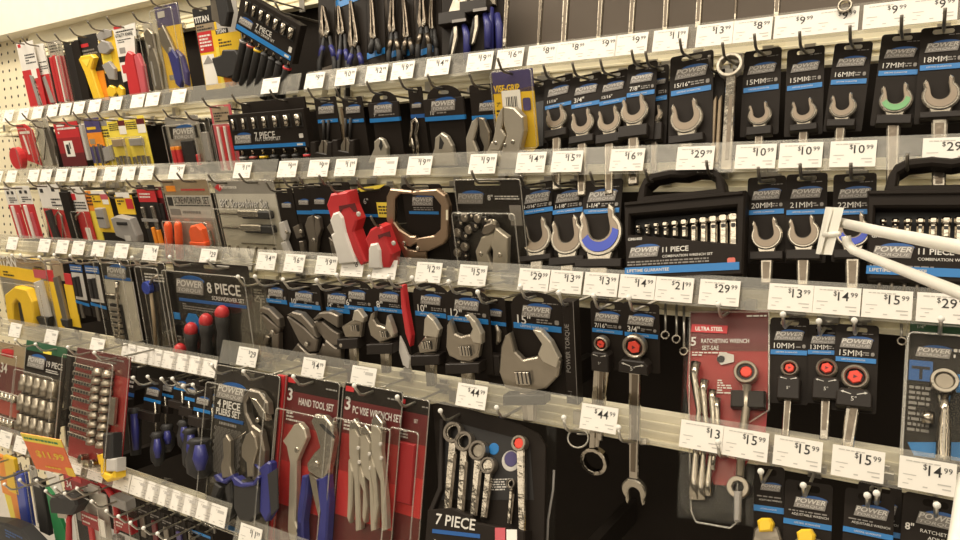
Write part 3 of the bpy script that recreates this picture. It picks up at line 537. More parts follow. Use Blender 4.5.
S('chrome_clip_card', 'narrow angled card with a chrome looped tool, above the first $19.99 tag', 'hand tool', 'chrome looped tool card', 'B', 415, 87, 415, 161, 14, [
    ('card', 'card', 'card', 2, 5, .2), ('print', 'print', 'logo', .5, .24, .7), ('stripe', 'blue', 'u', .0, .36, 1, .41, 1.6, 2.4), ('loop', 'chrome', 'tube', [(410, 146), (412, 130), (412, 122), (416, 119), (418, 124), (416, 134), (418, 144), (417, 159)], 3.2, 8), ('shank', 'chrome', 'tube', [(411, 136), (414, 148), (414, 159)], [2, 3, 3], 8)])
lockers('black dome topped card with larger ten inch locking pliers, jaws up', 'ten inch locking pliers', 443, 85, 443, 164, 36, 115, '10"', [(431, 165), (437, 148), (438, 137), (444, 132), (450, 136), (455, 145), (458, 165)], [(439, 149), (440, 136), (444, 143), (442, 149)])
S('straight_jaw_pliers', 'black card with pale straight jawed pliers, half behind the yellow pack', 'pliers', 'straight jawed pliers card', 'B', 484, 84, 482, 166, 30, [('card', 'card', 'card', 4, 5, .2), ('print', 'print', 'logo', .62, .26, .7), ('stripe', 'bluepale', 'u', 0, .37, 1, .42, 1.6, 2.4), ('jaw', 'nickel', 'p', [(469, 162), (468, 138), (474, 121), (479, 117), (480, 124), (476, 140), (480, 150), (478, 166)], 5, 13, 2), ('jaw', 'satin', 'p', [(481, 117), (486, 118), (492, 132), (492, 164), (484, 166), (486, 146), (482, 136)], 5, 13, 2)])
S('locking_pliers_pack', 'yellow and purple blister card with large pale locking pliers', 'locking pliers', 'yellow locking pliers pack', 'B', 512, 70, 510, 148, 41, [
    ('card', 'purple', 'u', 0, .0, 1, .28, 0, 1.6), ('+', 'yellow', 'pu', [(0, .28), (1, .22), (1, .98), (.85, 1.05), (0, 1)], 0, 1.6), ('print', 'yellow', 'T', 'VISE-GRIP', .35, .22, .20, {'bold': .03, 'd': 3.4, 'sx': .75}), ('+', 'ink', 'T', '7"', .12, .42, .12, {'bold': .02, 'd': 3.4}), ('+', 'ink', 'lines', .05, .48, .3, .72, 5, 3.4), ('+', 'purple', 'rr', .72, .36, .9, .52, 1.6, 3.2, 3),
    ('sticker', 'tag', 'rr', .22, .25, .68, .54, 3, 3.6, 1)] + [('+', 'ink', 'u', .32 + i * .042, .33, .32 + i * .042 + (.024 if i % 2 else .014), .46, 3.6, 3.9) for i in range(7)] + [
    ('jaw', 'nickel', 'p', [(494, 149), (498, 132), (500, 118), (504, 109), (507, 106), (507, 120), (505, 128), (510, 135), (503, 150)], 6, 18, 2), ('jaw', 'nickel', 'p', [(508, 106), (518, 107), (527, 116), (528, 130), (524, 148), (520, 168), (504, 168), (506, 150), (511, 134), (508, 124)], 6, 20, 2), ('lever', 'nickel', 'p', [(489, 152), (494, 141), (499, 143), (504, 156), (506, 168), (503, 169), (499, 158), (496, 166), (488, 164)], 8, 17, 2), ('rivet', 'silver', 'disc', 513, 142, 2.3, 20, 22), ('rivet', 'silver', 'disc', 496, 143, 2, 17, 19), ('rivet', 'silver', 'disc', 505, 145, 2, 20, 22), ('blister', 'clear', 'bl', .0, .0, 1, 1, 7)], off=.012)
S('black_backer_card', 'plain black card standing in shade beside the yellow locking pliers pack', 'tool card', 'plain black backer card', 'B', 541, 82, 540, 152, 15, [('card', 'card', 'card', 3, 5, .2), ('spacer', 'dark', 'u', .2, .3, .8, .95, 1.6, 5, 1)], off=-.008)
wcard('11/16"', 'black card with an 11/16 inch open-end wrench, left of the 3/4 inch card', '11/16 inch wrench card', 'B', 559, 77, 558, 141, 27, 557, 119, 19, 105, 190, sub=False)
wcard('3/4"', 'black card with a 3/4 inch open-end wrench, right of the 11/16 inch card', '3/4 inch wrench card', 'B', 587, 75, 584, 147, 29, 583, 124, 21, 104, 196, sub=False)
wcard('13/16"', 'black card with a 13/16 inch open-end wrench, lowest jaw of its pair', '13/16 inch wrench card', 'B', 614, 72, 612, 147, 28, 610, 122, 22, 101, 195, sub=False)
wcard('7/8"', 'black card with a 7/8 inch open-end wrench, before a darker card', '7/8 inch wrench card', 'B', 643, 63, 638, 141, 29, 635, 112, 25, 93, 185, off=.008)
wcard('1"', 'black card with a side-turned wrench, behind the 7/8 inch card', 'side-turned wrench card', 'B', 660, 66, 657, 145, 18, 655, 116, 15, 98, 180, off=-.008)
wcard('15/16"', 'black card with a 15/16 inch open-end wrench, left of the hanging ring wrench', '15/16 inch wrench card', 'B', 692, 54, 690, 147, 42, 687, 119, 30, 90, 150)
S('box_end_wrench', 'bare chrome wrench hung by its large round box end', 'wrench', 'hung box end wrench', 'B', 731, 57, 724, 172, 22, [('handle', 'chrome', 'p', [(727, 77), (737, 77), (733, 172), (721, 172)], 8, 15, 1.6), ('+', 'shank', 'p', [(729, 95), (733, 95), (729, 160), (725, 160)], 15, 15.6), ('box_end', 'nickel', 'ring', 731, 68, 11.5, 8.6, 6, 17, 12)], off=.006)
S('tan_handle_pack', 'tan tool handles hanging in shade behind the large box end wrench', 'hand tool', 'tan handles', 'B', 720, 70, 716, 165, 10, [('card', 'card', 'u', 0, 0, 1, .45, 0, 1.6), ('handle', 'brown', 'pu', [(.1, .35), (.4, .3), (.35, 1), (0, 1)], 2, 8, 1), ('handle', 'brown', 'pu', [(.6, .35), (.9, .3), (.85, 1), (.5, 1)], 2, 8, 1)], off=-.008)
wcard('15MM', 'black card with a 15 mm open-end wrench, right of the hanging ring wrench', 'first 15 mm wrench card', 'B', 763, 50, 759, 136, 37, 760, 116, 22, 88, 152)
wcard('15MM', 'black card with a 15 mm open-end wrench, left of the 16 mm card', 'second 15 mm wrench card', 'B', 806, 48, 803, 136, 37, 804, 113, 24, 86, 150)
wcard('16MM', 'black leaning card with a 16 mm open-end wrench', 'leaning 16 mm wrench card', 'B', 854, 43, 842, 132, 38, 843, 108, 25, 81, 148)
wcard('17MM', 'black leaning card with a 17 mm open-end wrench, green tinted jaw', 'green jawed wrench card', 'B', 903, 34, 891, 126, 42, 896, 101, 31, 72, 190, 'green')
wcard('18MM', 'black card with an 18 mm open-end wrench at the end of its row', '18 mm end card', 'B', 944, 27, 937, 124, 46, 941, 96, 36, 66, 190, None, off=.006)
# ------------------------------------------------------------------ ROW C
def rod_card(label, short, xt, yt, xb, yb, w, o=0):
    S('hacksaw_rod_card', label, 'tool card', short, 'C', xt, yt, xb, yb, w, [('card', 'white', 'u', 0, 0, 1, .34, 0, 1.6), ('+', 'red', 'u', 0, .34, 1, 1, 0, 1.6), ('print', 'ink', 'lines', .25, .19, .95, .31, 3, 2), ('+', 'ink', 'rr', .2, .08, .4, .14, 1.6, 2, .8), ('+', 'ink', 'rr', .6, .08, .8, .14, 1.6, 2, .8), ('rod', 'white', 'u', .32, .36, .48, 1, 2, 6, 1), ('rod', 'pink', 'u', .62, .5, .80, 1, 2, 5, 1)], off=o)
rod_card('white and red card with one white rod, leftmost in the third row', 'first white rod card', 9, 187, 14, 238, 11)
rod_card('white and red card with a white rod, second in the third row', 'second white rod card', 22, 186, 29, 238, 13)
S('retractable_knife_card', 'white and red card with a dark retractable knife and silver hook', 'utility knife', 'dark retractable knife card', 'C', 47, 184, 56, 240, 21, [
    ('card', 'white', 'pu', [(0, .02), (1, 0), (1, .46), (0, .42)], 0, 1.6), ('+', 'red', 'pu', [(0, .42), (1, .46), (1, 1), (0, 1)], 0, 1.6), ('print', 'ink', 'lines', .5, .24, .95, .40, 3, 2), ('+', 'ink', 'rr', .1, .08, .25, .15, 1.6, 2, 1), ('+', 'ink', 'rr', .65, .06, .8, .13, 1.6, 2, 1), ('handle', 'rubber', 'pu', [(.22, .46), (.42, .44), (.50, .97), (.26, .97)], 2, 10, 2), ('hook_blade', 'satin', 'tube', [(57, 225), (55, 216), (58, 212), (62, 216), (63, 238)], 1.8, 5), ('blister', 'clear', 'bl', .1, .4, .98, .99, 14)])
S('black_slab_pack', 'plain black hanging pack between two white and red knife cards', 'tool pack', 'plain black pack', 'C', 65, 186, 67, 239, 11, [('card', 'dark', 'card', 2, 4, .2), ('slab', 'card', 'u', .1, .1, .9, 1, 1.6, 9, 1.5)])
S('hook_knife_card', 'white and red card with a silver curved hook knife', 'utility knife', 'silver hook knife card', 'C', 75, 187, 83, 240, 15, [('card', 'white', 'u', 0, 0, 1, .45, 0, 1.6), ('+', 'red', 'u', 0, .45, 1, 1, 0, 1.6), ('logo_block', 'red', 'u', .12, .12, .4, .24, 1.6, 2.2), ('print', 'ink', 'lines', .1, .26, .95, .42, 3, 2), ('hook_blade', 'satin', 'tube', [(79, 238), (76, 224), (76, 216), (80, 213)], [3, 3, 2.5, 1.5], 5), ('tab', 'white', 'u', .5, .76, .8, 1, 1.7, 3), ('blister', 'clear', 'bl', .05, .44, .95, .99, 12)])
S('orange_edge_card', 'narrow orange and yellow card left of the square yellow card', 'tool card', 'narrow orange card', 'C', 88, 191, 92, 240, 7, [('card', 'orange', 'u', 0, 0, 1, .4, 0, 1.6), ('+', 'paleyellow', 'u', 0, .4, 1, 1, 0, 1.6), ('print', 'ink', 'lines', .1, .1, .9, .3, 3, 2)], off=-.004)
S('square_block_card', 'yellow card with a dark square block set in its middle', 'tool card', 'yellow card with dark block', 'C', 99, 192, 101, 232, 17, [('card', 'yellow', 'card', 2, 4, .15), ('header', 'tag', 'u', .05, -.03, .95, .05, 1.6, 2), ('+', 'pink', 'u', .55, .05, .98, .18, 1.6, 2), ('+', 'tag', 'u', .6, .18, .95, .30, 1.6, 2), ('print', 'ink', 'lines', .08, .08, .5, .26, 3, 2.1), ('block', 'grey', 'rr', .22, .38, .68, .88, 1.6, 11, 2, 2), ('+', 'dark', 'u', .24, .60, .66, .64, 11, 11.3)])
S('grey_blade_case_card', 'yellow headed card holding a bulky dark grey blade case', 'blade case', 'dark grey blade case card', 'C', 123, 195, 127, 240, 17, [('card', 'yellow', 'u', 0, 0, 1, .42, 0, 1.6), ('+', 'dark', 'u', .1, .42, 1, .9, 0, 1.4), ('header', 'tag', 'u', .1, -.06, .9, .06, 1.6, 2), ('+', 'red', 'u', .6, .08, 1, .30, 1.6, 2), ('print', 'ink', 'lines', .1, .10, .5, .22, 2, 2), ('case', 'grey', 'pu', [(-.15, .48), (.2, .42), (1.0, .48), (1.15, .85), (1.1, 1.0), (.5, .98), (-.1, .88)], 2, 18, 3), ('latch', 'dark', 'u', .2, .55, .8, .62, 18, 19.5, .5), ('label_plate', 'lightgrey', 'u', .45, .85, .8, .97, 18, 18.6)])
S('driver_pair_card', 'red headed dark card with two yellow handled drivers', 'screwdriver set', 'red headed driver pair', 'C', 145, 185, 148, 244, 18, [('card', 'dark', 'card', 2, 4, .15), ('header', 'red', 'u', 0, .07, 1, .28, 1.6, 2.2), ('print', 'white', 'lines', .1, .12, .7, .22, 2, 2.6), ('driver_shaft', 'silver', 'u', .10, .36, .26, .72, 3, 8, 2), ('driver_shaft', 'silver', 'u', .66, .34, .82, .74, 3, 8, 2), ('handle', 'orange', 'u', .44, .70, .60, 1, 3, 9, 2), ('handle', 'orange', 'u', .68, .74, .84, 1, 3, 9, 2), ('band', 'grey', 'u', .05, .55, .95, .60, 8, 9)])
S('maroon_edge_card', 'dark red card edge right of the red headed driver pair', 'tool card', 'dark red edge card', 'C', 157, 187, 159, 240, 8, [('card', 'maroon', 'card', 1, 3, .2), ('header', 'red', 'u', 0, .06, 1, .2, 1.6, 2), ('insert', 'dark', 'u', .1, .3, .9, .95, 1.6, 6, 1)], off=-.006)
S('orange_screwdriver_set', 'blister pack reading SCREWDRIVER SET with bright orange handles', 'screwdriver set', 'orange screwdriver set', 'C', 184, 179, 189, 258, 47, [
    ('card', 'brown', 'u', .02, .01, .98, .20, 0, 1.6), ('+', 'lightgrey', 'u', .02, .20, .98, .48, 0, 1.6), ('+', 'grey', 'u', .02, .48, .98, 1, 0, 1.6), ('print', 'orange', 'u', .08, .08, .28, .15, 1.6, 2.2), ('+', 'red', 'lines', .4, .11, .9, .15, 1, 2.2), ('+', 'ink', 'rr', .05, .22, .16, .33, 1.6, 2.2, 1), ('+', 'ink', 'T', 'SCREWDRIVER SET', .57, .26, .135, {'bold': .008, 'd': 2.6, 'sx': .66}), ('+', 'ink', 'lines', .2, .31, .95, .34, 1, 2.2), ('+', 'printgrey', 'rr', .06, .37, .28, .45, 1.6, 2.2, 2), ('+', 'printgrey', 'lines', .33, .38, .95, .44, 1, 2.2),
    ('handle', 'neon', 'tube', [(168, 222), (168, 225), (169, 240), (170, 258)], [5, 8, 8.5, 8], 13), ('handle', 'neon', 'tube', [(178, 222), (178, 225), (179, 240), (180, 258)], [5, 7.5, 8, 7.5], 13), ('handle', 'neon', 'pu', [(.50, .62), (.56, .56), (.70, .54), (.78, .60), (.80, .80), (.74, .84), (.56, .84), (.49, .78)], 4, 18, 3), ('+', 'neon', 'u', .48, .76, .82, .80, 4, 19, 1), ('driver_shaft', 'silver', 'u', .62, .84, .68, 1, 6, 10, 1), ('driver_shaft', 'silver', 'u', .84, .62, .88, .98, 6, 10, 1), ('blister', 'clear', 'bl', .02, .5, .97, .99, 24, 1)])
S('grey_screwdriver_set', 'grey blister pack reading Screwdriver Set with two clear handled drivers', 'screwdriver set', 'grey screwdriver set', 'C', 242, 180, 250, 258, 62, [
    ('card', 'grey', 'u', .02, .01, .98, .17, 0, 1.6), ('+', 'paper', 'u', .02, .17, .98, 1, 0, 1.6), ('print', 'red', 'pu', [(.03, .09), (.10, .04), (.18, .09), (.10, .14)], 1.6, 2.2), ('+', 'white', 'T', 'Performance', .26, .08, .055, {'bold': .02}), ('+', 'ink', 'T', '8PC Screwdriver Set', .466, .295, .135, {'bold': .025, 'd': 2.6, 'sx': .68}), ('+', 'white', 'T', '8PC Screwdriver Set', .46, .29, .135, {'bold': .0, 'd': 3.4, 'sx': .68})] + [
    q for i, v in enumerate((.42, .60)) for q in (('driver_shaft', 'chrome', 'u', .06, v - .012, .42, v + .012, 5, 9, 1), ('handle', 'rubber', 'rr', .46, v - .05, .92, v + .05, 4, 14, 4, 2), ('handle_sleeve', 'silver', 'rr', .40, v - .06, .74, v + .03, 6, 15, 4, 2))] + [
    ('bit', 'chrome', 'u', u, .84, u + .025, 1, 4, 8, 1) for u in (.08, .22, .40, .54, .68, .82)] + [('insert_edge', 'silver', 'u', .30, .80, .86, .815, 3, 4), ('blister', 'clear', 'bl', .02, .34, .96, .99, 20, 1)])
def groove_small(label, short, xt, yt, xb, yb, w, pts, piv, m='gunmetal', o=0, blue=True):
    it = Item('groove_joint_pliers', label, 'pliers', short, 'C', xt, yt, xb, yb, w, o, 'dark pliers of the third row'); it.hook = True
    it.parts([('card', 'card', 'card', 4, 5, .2)] + ([('stripe', 'bluepale', 'u', 0, .36, 1, .41, 1.6, 2.4)] if blue else []) + [('print', 'print', 'logo', .5, .24, .6)])
    for k, p in enumerate(pts): it.parts([('jaw' if k < 2 else 'handle', m, 'p', p, 4 + k % 2, 13 + k % 2, 1.6)])
    it.parts([('pivot', 'silver', 'disc', piv[0], piv[1], piv[2], 14, 16.5)])
groove_small('black handled pliers with a pale oval slot beside the grey screwdriver set', 'pale slotted pliers', 284, 188, 290, 256, 16, [[(282, 222), (287, 220), (291, 232), (289, 240), (284, 236)], [(284, 242), (289, 240), (295, 256), (290, 257)]], (287, 232, 2), 'lightgrey', 0, False)
groove_small('black tool with a square wire loop top, second beside the screwdriver set', 'square loop black tool', 301, 184, 306, 256, 17, [[(296, 226), (302, 223), (305, 236), (300, 238)], [(302, 240), (306, 240), (309, 256), (305, 257)]], (301, 231, 2), 'gunmetal')
groove_small('grey groove joint pliers with curved jaws, left of the curved handle tool', 'curved grey pliers', 317, 183, 317, 256, 18, [[(308, 224), (311, 216), (316, 214), (318, 226), (321, 238), (319, 254), (312, 254), (312, 240)], [(318, 215), (322, 217), (324, 228), (321, 238), (318, 230)]], (314, 240, 2.2), 'gunmetal')
groove_small('dark pliers with a curved grey handle, left of the large red clamp', 'curved handle dark pliers', 337, 182, 342, 257, 24, [[(330, 226), (334, 221), (340, 224), (346, 238), (350, 257), (343, 257), (338, 240), (333, 232)], [(332, 236), (337, 240), (342, 257), (336, 257)]], (337, 232, 2), 'gunmetal')
def red_clamp(label, short, xt, yt, xb, yb, w, red, white, hole, riv):
    it = Item('spring_clamp', label, 'clamp', short, 'C', xt, yt, xb, yb, w, .02, 'red and white spring clamps'); it.hook = True
    it.parts([('red_handle', 'red', 'p', red, 2, 26, 3, ), ('handle_recess', 'maroon', 'p', hole, 26, 26.6), ('white_handle', 'white', 'p', white, 4, 30, 3), ('rivet', 'lightgrey', 'disc', riv[0], riv[1], riv[2], 26, 29)])
red_clamp('large red and white spring clamp leaning in front of a black card', 'large red spring clamp', 346, 188, 358, 262, 24, [(336, 202), (340, 191), (357, 189), (360, 203), (366, 217), (363, 228), (375, 258), (370, 262), (352, 228), (346, 232), (340, 216)], [(340, 217), (343, 210), (349, 208), (353, 214), (356, 229), (366, 258), (349, 260), (341, 231), (344, 229)], [(339, 206), (355, 203), (358, 212), (354, 212), (350, 207), (343, 209), (340, 214)], (359, 214, 2.4))
red_clamp('small red and white spring clamp beside the bronze clamp', 'small red spring clamp', 388, 222, 390, 264, 24, [(374, 236), (379, 226), (386, 222), (391, 224), (396, 238), (401, 250), (399, 264), (392, 264), (387, 240), (379, 246)], [(378, 246), (380, 240), (387, 239), (390, 246), (391, 264), (378, 264)], [(378, 235), (390, 231), (391, 237), (384, 236), (379, 239)], (394, 243, 2.2))
S('yellow_sticker_card', 'black card with a yellow sticker behind the red spring clamps', 'tool card', 'yellow sticker card', 'C', 374, 186, 372, 252, 32, [('card', 'card', 'card', 4, 5, .2), ('header', 'paleyellow', 'pu', [(.0, .03), (.9, -.03), (.7, .03), (.1, .08)], 1.6, 3), ('print', 'print', 'T', '6"', .2, .22, .2), ('stripe', 'bluepale', 'u', .0, .42, .6, .46, 1.6, 2.2), ('sticker', 'paleyellow', 'u', .52, .24, 1.0, .46, 1.6, 2.4), ('+', 'ink', 'lines', .56, .28, .96, .42, 3, 2.6)], off=-.004)
it = S('c_clamp', 'bronze locking clamp with a large ring shaped jaw before a black card', 'clamp', 'bronze locking clamp', 'C', 421, 184, 421, 262, 40, [
    ('card', 'card', 'card', 6, 5, .2), ('print', 'print', 'logo', .5, .20, .55), ('+', 'printgrey', 'lines', .25, .28, .75, .33, 2), ('stripe', 'bluepale', 'u', .12, .34, .86, .375, 1.6, 2.4),
    ('jaw', 'bronze', 'p', [(389, 196), (393, 188), (414, 190), (416, 193), (402, 193), (397.5, 198), (397, 221), (402, 228), (413, 235), (418, 235), (421, 241), (412, 246), (400, 240), (392, 228), (389, 218)], 8, 16, 2), ('jaw', 'bronze', 'p', [(416, 190), (440, 188), (448, 194), (452, 205), (451, 236), (446, 243), (431, 250), (419, 250), (420, 241), (417, 238), (437, 234), (443.5, 228), (444, 204), (437, 195), (416, 194)], 7, 17, 2), ('lever', 'bronze', 'p', [(399, 240), (404, 241), (409, 248), (420, 250), (428, 250), (428, 264), (414, 264), (412, 258), (409, 262), (405, 254)], 9, 15, 2), ('rivet', 'silver', 'disc', 404, 243, 2, 16, 18), ('rivet', 'silver', 'disc', 418, 248, 2, 17, 19), ('rivet', 'silver', 'disc', 410, 259, 1.6, 15, 17), ('engraving', 'cream', 'p', [(446, 210), (448, 210), (448, 220), (446, 220)], 17, 17.4)], off=.006)
it = S('chain_pliers_blister', 'clear blister with eight inch locking chain pliers on a black card', 'locking pliers', 'chain pliers blister', 'C', 487, 179, 487, 272, 66, [
    ('card', 'card', 'card', 5, 6, .2), ('print', 'print', 'logo', .22, .19, .42), ('+', 'print', 'T', '8"', .53, .19, .10, {'bold': .015}), ('+', 'print', 'lines', .6, .165, .96, .215, 2), ('+', 'printgrey', 'u', .80, .27, .97, .48, 1.6, 2.2), ('+', 'print', 'disc', 512, 217, 4, 2, 3)])
def local_chain(it, pts, d0, d1, r):
    for i, (x, y) in enumerate(pts): it.parts([('chain_link', 'gunmetal' if i % 2 else 'sleeve', 'disc', x, y, r, d0 + (i % 2), d1 + (i % 2))] + [('+', 'silver', 'disc', x, y, r * .35, d1, d1 + 2)])
local_chain(it, [(459, 262), (459, 252), (459, 242), (459, 232), (461, 223), (466, 217), (472, 216), (479, 218), (486, 220), (492, 223), (466, 256), (466, 246), (466, 236), (470, 229), (476, 226)], 4, 10, 4.4)
it.parts([('jaw', 'gunmetal', 'p', [(484, 231), (487, 224), (497, 220), (500, 226), (494, 232), (488, 234)], 8, 18, 2), ('lever', 'nickel', 'p', [(478, 250), (484, 236), (497, 231), (497, 240), (490, 252), (496, 268), (482, 270)], 8, 17, 2), ('lever', 'nickel', 'p', [(498, 226), (511, 236), (510, 268), (495, 270), (496, 250), (494, 244)], 10, 20, 2), ('rivet', 'silver', 'disc', 495, 222, 3, 18, 22), ('rivet', 'silver', 'disc', 481, 254, 2.4, 17, 19), ('rivet', 'silver', 'disc', 500, 255, 2.4, 20, 22), ('blister', 'clear', 'bl', .02, .32, .97, .98, 24, 1)])
wcard('1-1/16"', 'black card with a 1-1/16 inch open-end wrench, right of the chain pliers', '1-1/16 inch wrench card', 'C', 538, 183, 537, 264, 33, 537, 238, 27, 210, 282)
wcard('1-1/8"', 'black card with a 1-1/8 inch open-end wrench, left of the blue jawed wrench', '1-1/8 inch wrench card', 'C', 569, 182, 567, 263, 32, 568, 238, 30, 210, 282)
wcard('1-1/4"', 'black card with a 1-1/4 inch open-end wrench, blue and red tinted jaw', '1-1/4 inch wrench card', 'C', 604, 180, 598, 262, 38, 601, 234, 40, 210, 282, 'blue', tilt=14, off=.006)
def wrench_case(label, short, row, xt, yt, xb, yb, w, code, win, n, off=0.0, hx=(.14, .82)):
    it = Item('wrench_set_case', label, 'wrench set', short, row, xt, yt, xb, yb, w, off, 'black wrench set cases'); it.hook = True
    a, b = hx
    P = lambda q: [it.U(*t) for t in q]
    hv = .27
    out = P([(0, hv), (a - .03, hv), (a - .01, .15), (a + .03, .06), (a + .10, .015), (.40, .0), (.52, .02), (.62, .0), (b - .10, .015), (b - .03, .06), (b + .01, .15), (b + .03, hv), (1, hv), (.975, 1.0), (.04, 1.0)])
    hole = P([(a + .05, .23), (a + .06, .14), (a + .12, .09), (.40, .075), (.52, .095), (.62, .075), (b - .12, .09), (b - .06, .14), (b - .05, .23)])
    x0, z0 = it.U(.06, win[0]); x1, z1 = it.U(.93, win[1]); xl, zl = it.U(.06, win[2])
    window = [(x0, z0), (x1, z0), (x1, z1), (x0, zl)]
    mb = MB(); mb.poly(out, -.028, -.002, 'card', .003, [hole, window])
    mb.poly(P([(.01, hv + .01), (.99, hv + .01), (.985, hv + .045), (.015, hv + .045)]), -.031, -.02, 'card', .0015)
    mb.build('case_shell', it.e)
    mb = MB(); mb.box(x0, z1 - .003, x1, z0, -.006, -.003, 'dark'); mb.build('inner_tray', it.e)
    for i in range(n):
        u = .115 + .78 * i / (n - 1); s = .5 + .9 * i / (n - 1)
        x, z = it.U(u, win[0] + .065 + .03 * (1 - i / n)); ww = it.w * .026 * s ** .6
        _, ze = it.U(u, win[1] + .015 if i > n * .5 else win[2] - .015 + (win[1] - win[2]) * i / n)
        mb = MB(); mb.poly(rrect(x - ww, ze, x + ww, z, ww * .6), -.020, -.010, 'chrome', .002)
        mb.poly(rrect(x - ww * 1.25, z - ww * 1.6, x + ww * 1.25, z + ww * .7, ww * .8), -.023, -.011, 'chrome', .002)
        mb.poly(rrect(x - ww * .5, z - ww * 3.0, x + ww * .5, z - ww * 2.0, ww * .2), -.0206, -.0198, 'ink')
        _, zb = it.U(u, 1.0); mb.tube([(x, -.015, zb + .01), (x, -.015, zb - .014)], .0022, 'satin', 8)
        mb.build('wrench', it.e)
    it.parts([('print', 'print', 'T', code, .05, win[2] + .05, .035, {'align': 'l', 'd': 28.6, 'bold': .02}), ('+', 'print', 'logo', .19, win[2] + .165, .26, 28.8), ('+', 'print', 'T', '11 PIECE', .345, win[2] + .165, .060, {'align': 'l', 'd': 28.6, 'bold': .02}), ('+', 'print', 'T', 'COMBINATION WRENCH SET', .345, win[2] + .225, .030, {'align': 'l', 'd': 28.6, 'bold': .01}), ('+', 'printgrey', 'lines', .05, win[2] + .25, .72, win[2] + .30, 2, 28.6), ('+', 'redfilm', 'rr', .86, win[2] + .27, .92, win[2] + .34, 28, 28.6, 2),
              ('stripe', 'bluepale', 'u', .03, .89, .95, .955, 28, 28.8), ('+', 'print', 'T', 'LIFETIME GUARANTEE', .05, .922, .036, {'align': 'l', 'd': 29.1, 'bold': .015})])
wrench_case('black handled case with an eleven piece wrench set, behind the $21.99 tag', 'eleven piece wrench case', 'C', 688, 174, 687, 282, 117, 'GM6400', (.40, .73, .58), 11)
wcard('20MM', 'black card with a 20 mm open-end wrench, right of the wrench set case', '20 mm card by the case', 'C', 767, 177, 765, 263, 38, 767, 236, 29, 211, 284)
wcard('21MM', 'black card with a 21 mm open-end wrench, left of the white foreground hook', '21 mm middle card', 'C', 807, 174, 804, 263, 41, 804, 234, 30, 211, 286)
wcard('22MM', 'black card with a 22 mm open-end wrench, blue jaw behind the white hook', '22 mm blue jawed card', 'C', 855, 174, 853, 262, 43, 853, 233, 33, 211, 290, 'blue')
wrench_case('black handled case with an eleven piece wrench set at the right frame edge', 'right edge wrench case', 'C', 948, 164, 942, 288, 162, 'GM6401', (.41, .72, .60), 11, off=.01)
# ------------------------------------------------------------------ ROW D, left section
S('drywall_saw_card', 'broad yellow headed TITAN card with a yellow cutter handle', 'cutter', 'broad yellow cutter card', 'DL', 20, 258, 26, 326, 48, [
    ('card', 'grey', 'u', 0, 0, 1, 1, 0, 1.6), ('header', 'brown', 'u', 0, .0, 1, .12, 1.6, 2), ('+', 'yellow', 'pu', [(0, .12), (.85, .16), (.85, .34), (0, .30)], 1.6, 2.4), ('+', 'pink', 'u', .74, .14, .98, .26, 2, 2.6), ('print', 'white', 'T', 'TITAN', .2, .06, .15, {'bold': .03}), ('+', 'ink', 'lines', .1, .20, .6, .29, 2, 2.8),
    ('cutter_handle', 'yellow', 'p', [(12, 293), (22, 285), (34, 288), (40, 300), (42, 325), (33, 325), (28, 302), (24, 297), (20, 303), (21, 325), (15, 318)], 3, 20, 3), ('grip_insert', 'rubber', 'p', [(22, 302), (25, 298), (28, 304), (31, 322), (25, 322)], 3, 12, 1), ('blister', 'clear', 'bl', .02, .34, .98, .99, 24, 1)])
S('putty_knife_card', 'yellow topped card with a pale metal scraper, beside the broad yellow cutter', 'scraper', 'pale scraper card', 'DL', 41, 259, 51, 326, 20, [('card', 'yellow', 'u', 0, 0, .6, .30, 0, 1.6), ('+', 'red', 'u', .6, .15, 1, .32, 0, 1.6), ('+', 'yellow', 'u', .45, .32, 1, 1, 0, 1.6), ('print', 'ink', 'lines', .1, .1, .5, .25, 3, 2), ('blade', 'lightgrey', 'pu', [(.05, .35), (.45, .30), (.55, .85), (.10, .88)], 2, 8, 1.5), ('handle', 'rubber', 'pu', [(-.05, .86), (.6, .84), (.5, 1.0), (.1, 1.0)], 2, 14, 2)])
S('chisel_card', 'brown and yellow card with a dull metal chisel', 'chisel', 'brown chisel card', 'DL', 60, 261, 70, 326, 17, [('card', 'brown', 'u', 0, 0, .6, .30, 0, 1.6), ('+', 'red', 'u', .6, .18, 1, .35, 0, 1.6), ('+', 'yellow', 'u', .5, .35, 1, 1, 0, 1.6), ('chisel', 'satin', 'pu', [(.1, .25), (.4, .22), (.5, .9), (.2, .9)], 2, 9, 2), ('handle', 'rubber', 'pu', [(.15, .88), (.6, .88), (.55, 1), (.2, 1)], 2, 12, 2)])
def bit_card(label, short, xt, yt, xb, yb, w):
    S('bit_card', label, 'driver bits', short, 'DL', xt, yt, xb, yb, w, [('card', 'card', 'card', 2, 4, .2), ('panel', 'lightgrey', 'u', .08, .24, .92, .72, 1.6, 2.2), ('header', 'blue', 'u', .05, .10, .95, .22, 1.6, 2.2), ('print', 'print', 'lines', .1, .12, .9, .20, 2), ('bit', 'dark', 'u', .2, .32, .38, .66, 2.2, 6, 1), ('bit', 'dark', 'u', .48, .30, .66, .66, 2.2, 6, 1), ('stripe', 'bluepale', 'pu', [(.0, .74), (1, .78), (1, .83), (0, .79)], 1.6, 2.4), ('shank', 'gunmetal', 'u', .3, .80, .48, 1.05, 1, 4)])
bit_card('black and blue bit card on pale panel, left of its matching neighbour', 'left blue bit card', 75, 259, 79, 315, 13)
bit_card('black and blue bit card on pale panel, beside the clear ratchet blister', 'right blue bit card', 91, 260, 94, 318, 15)
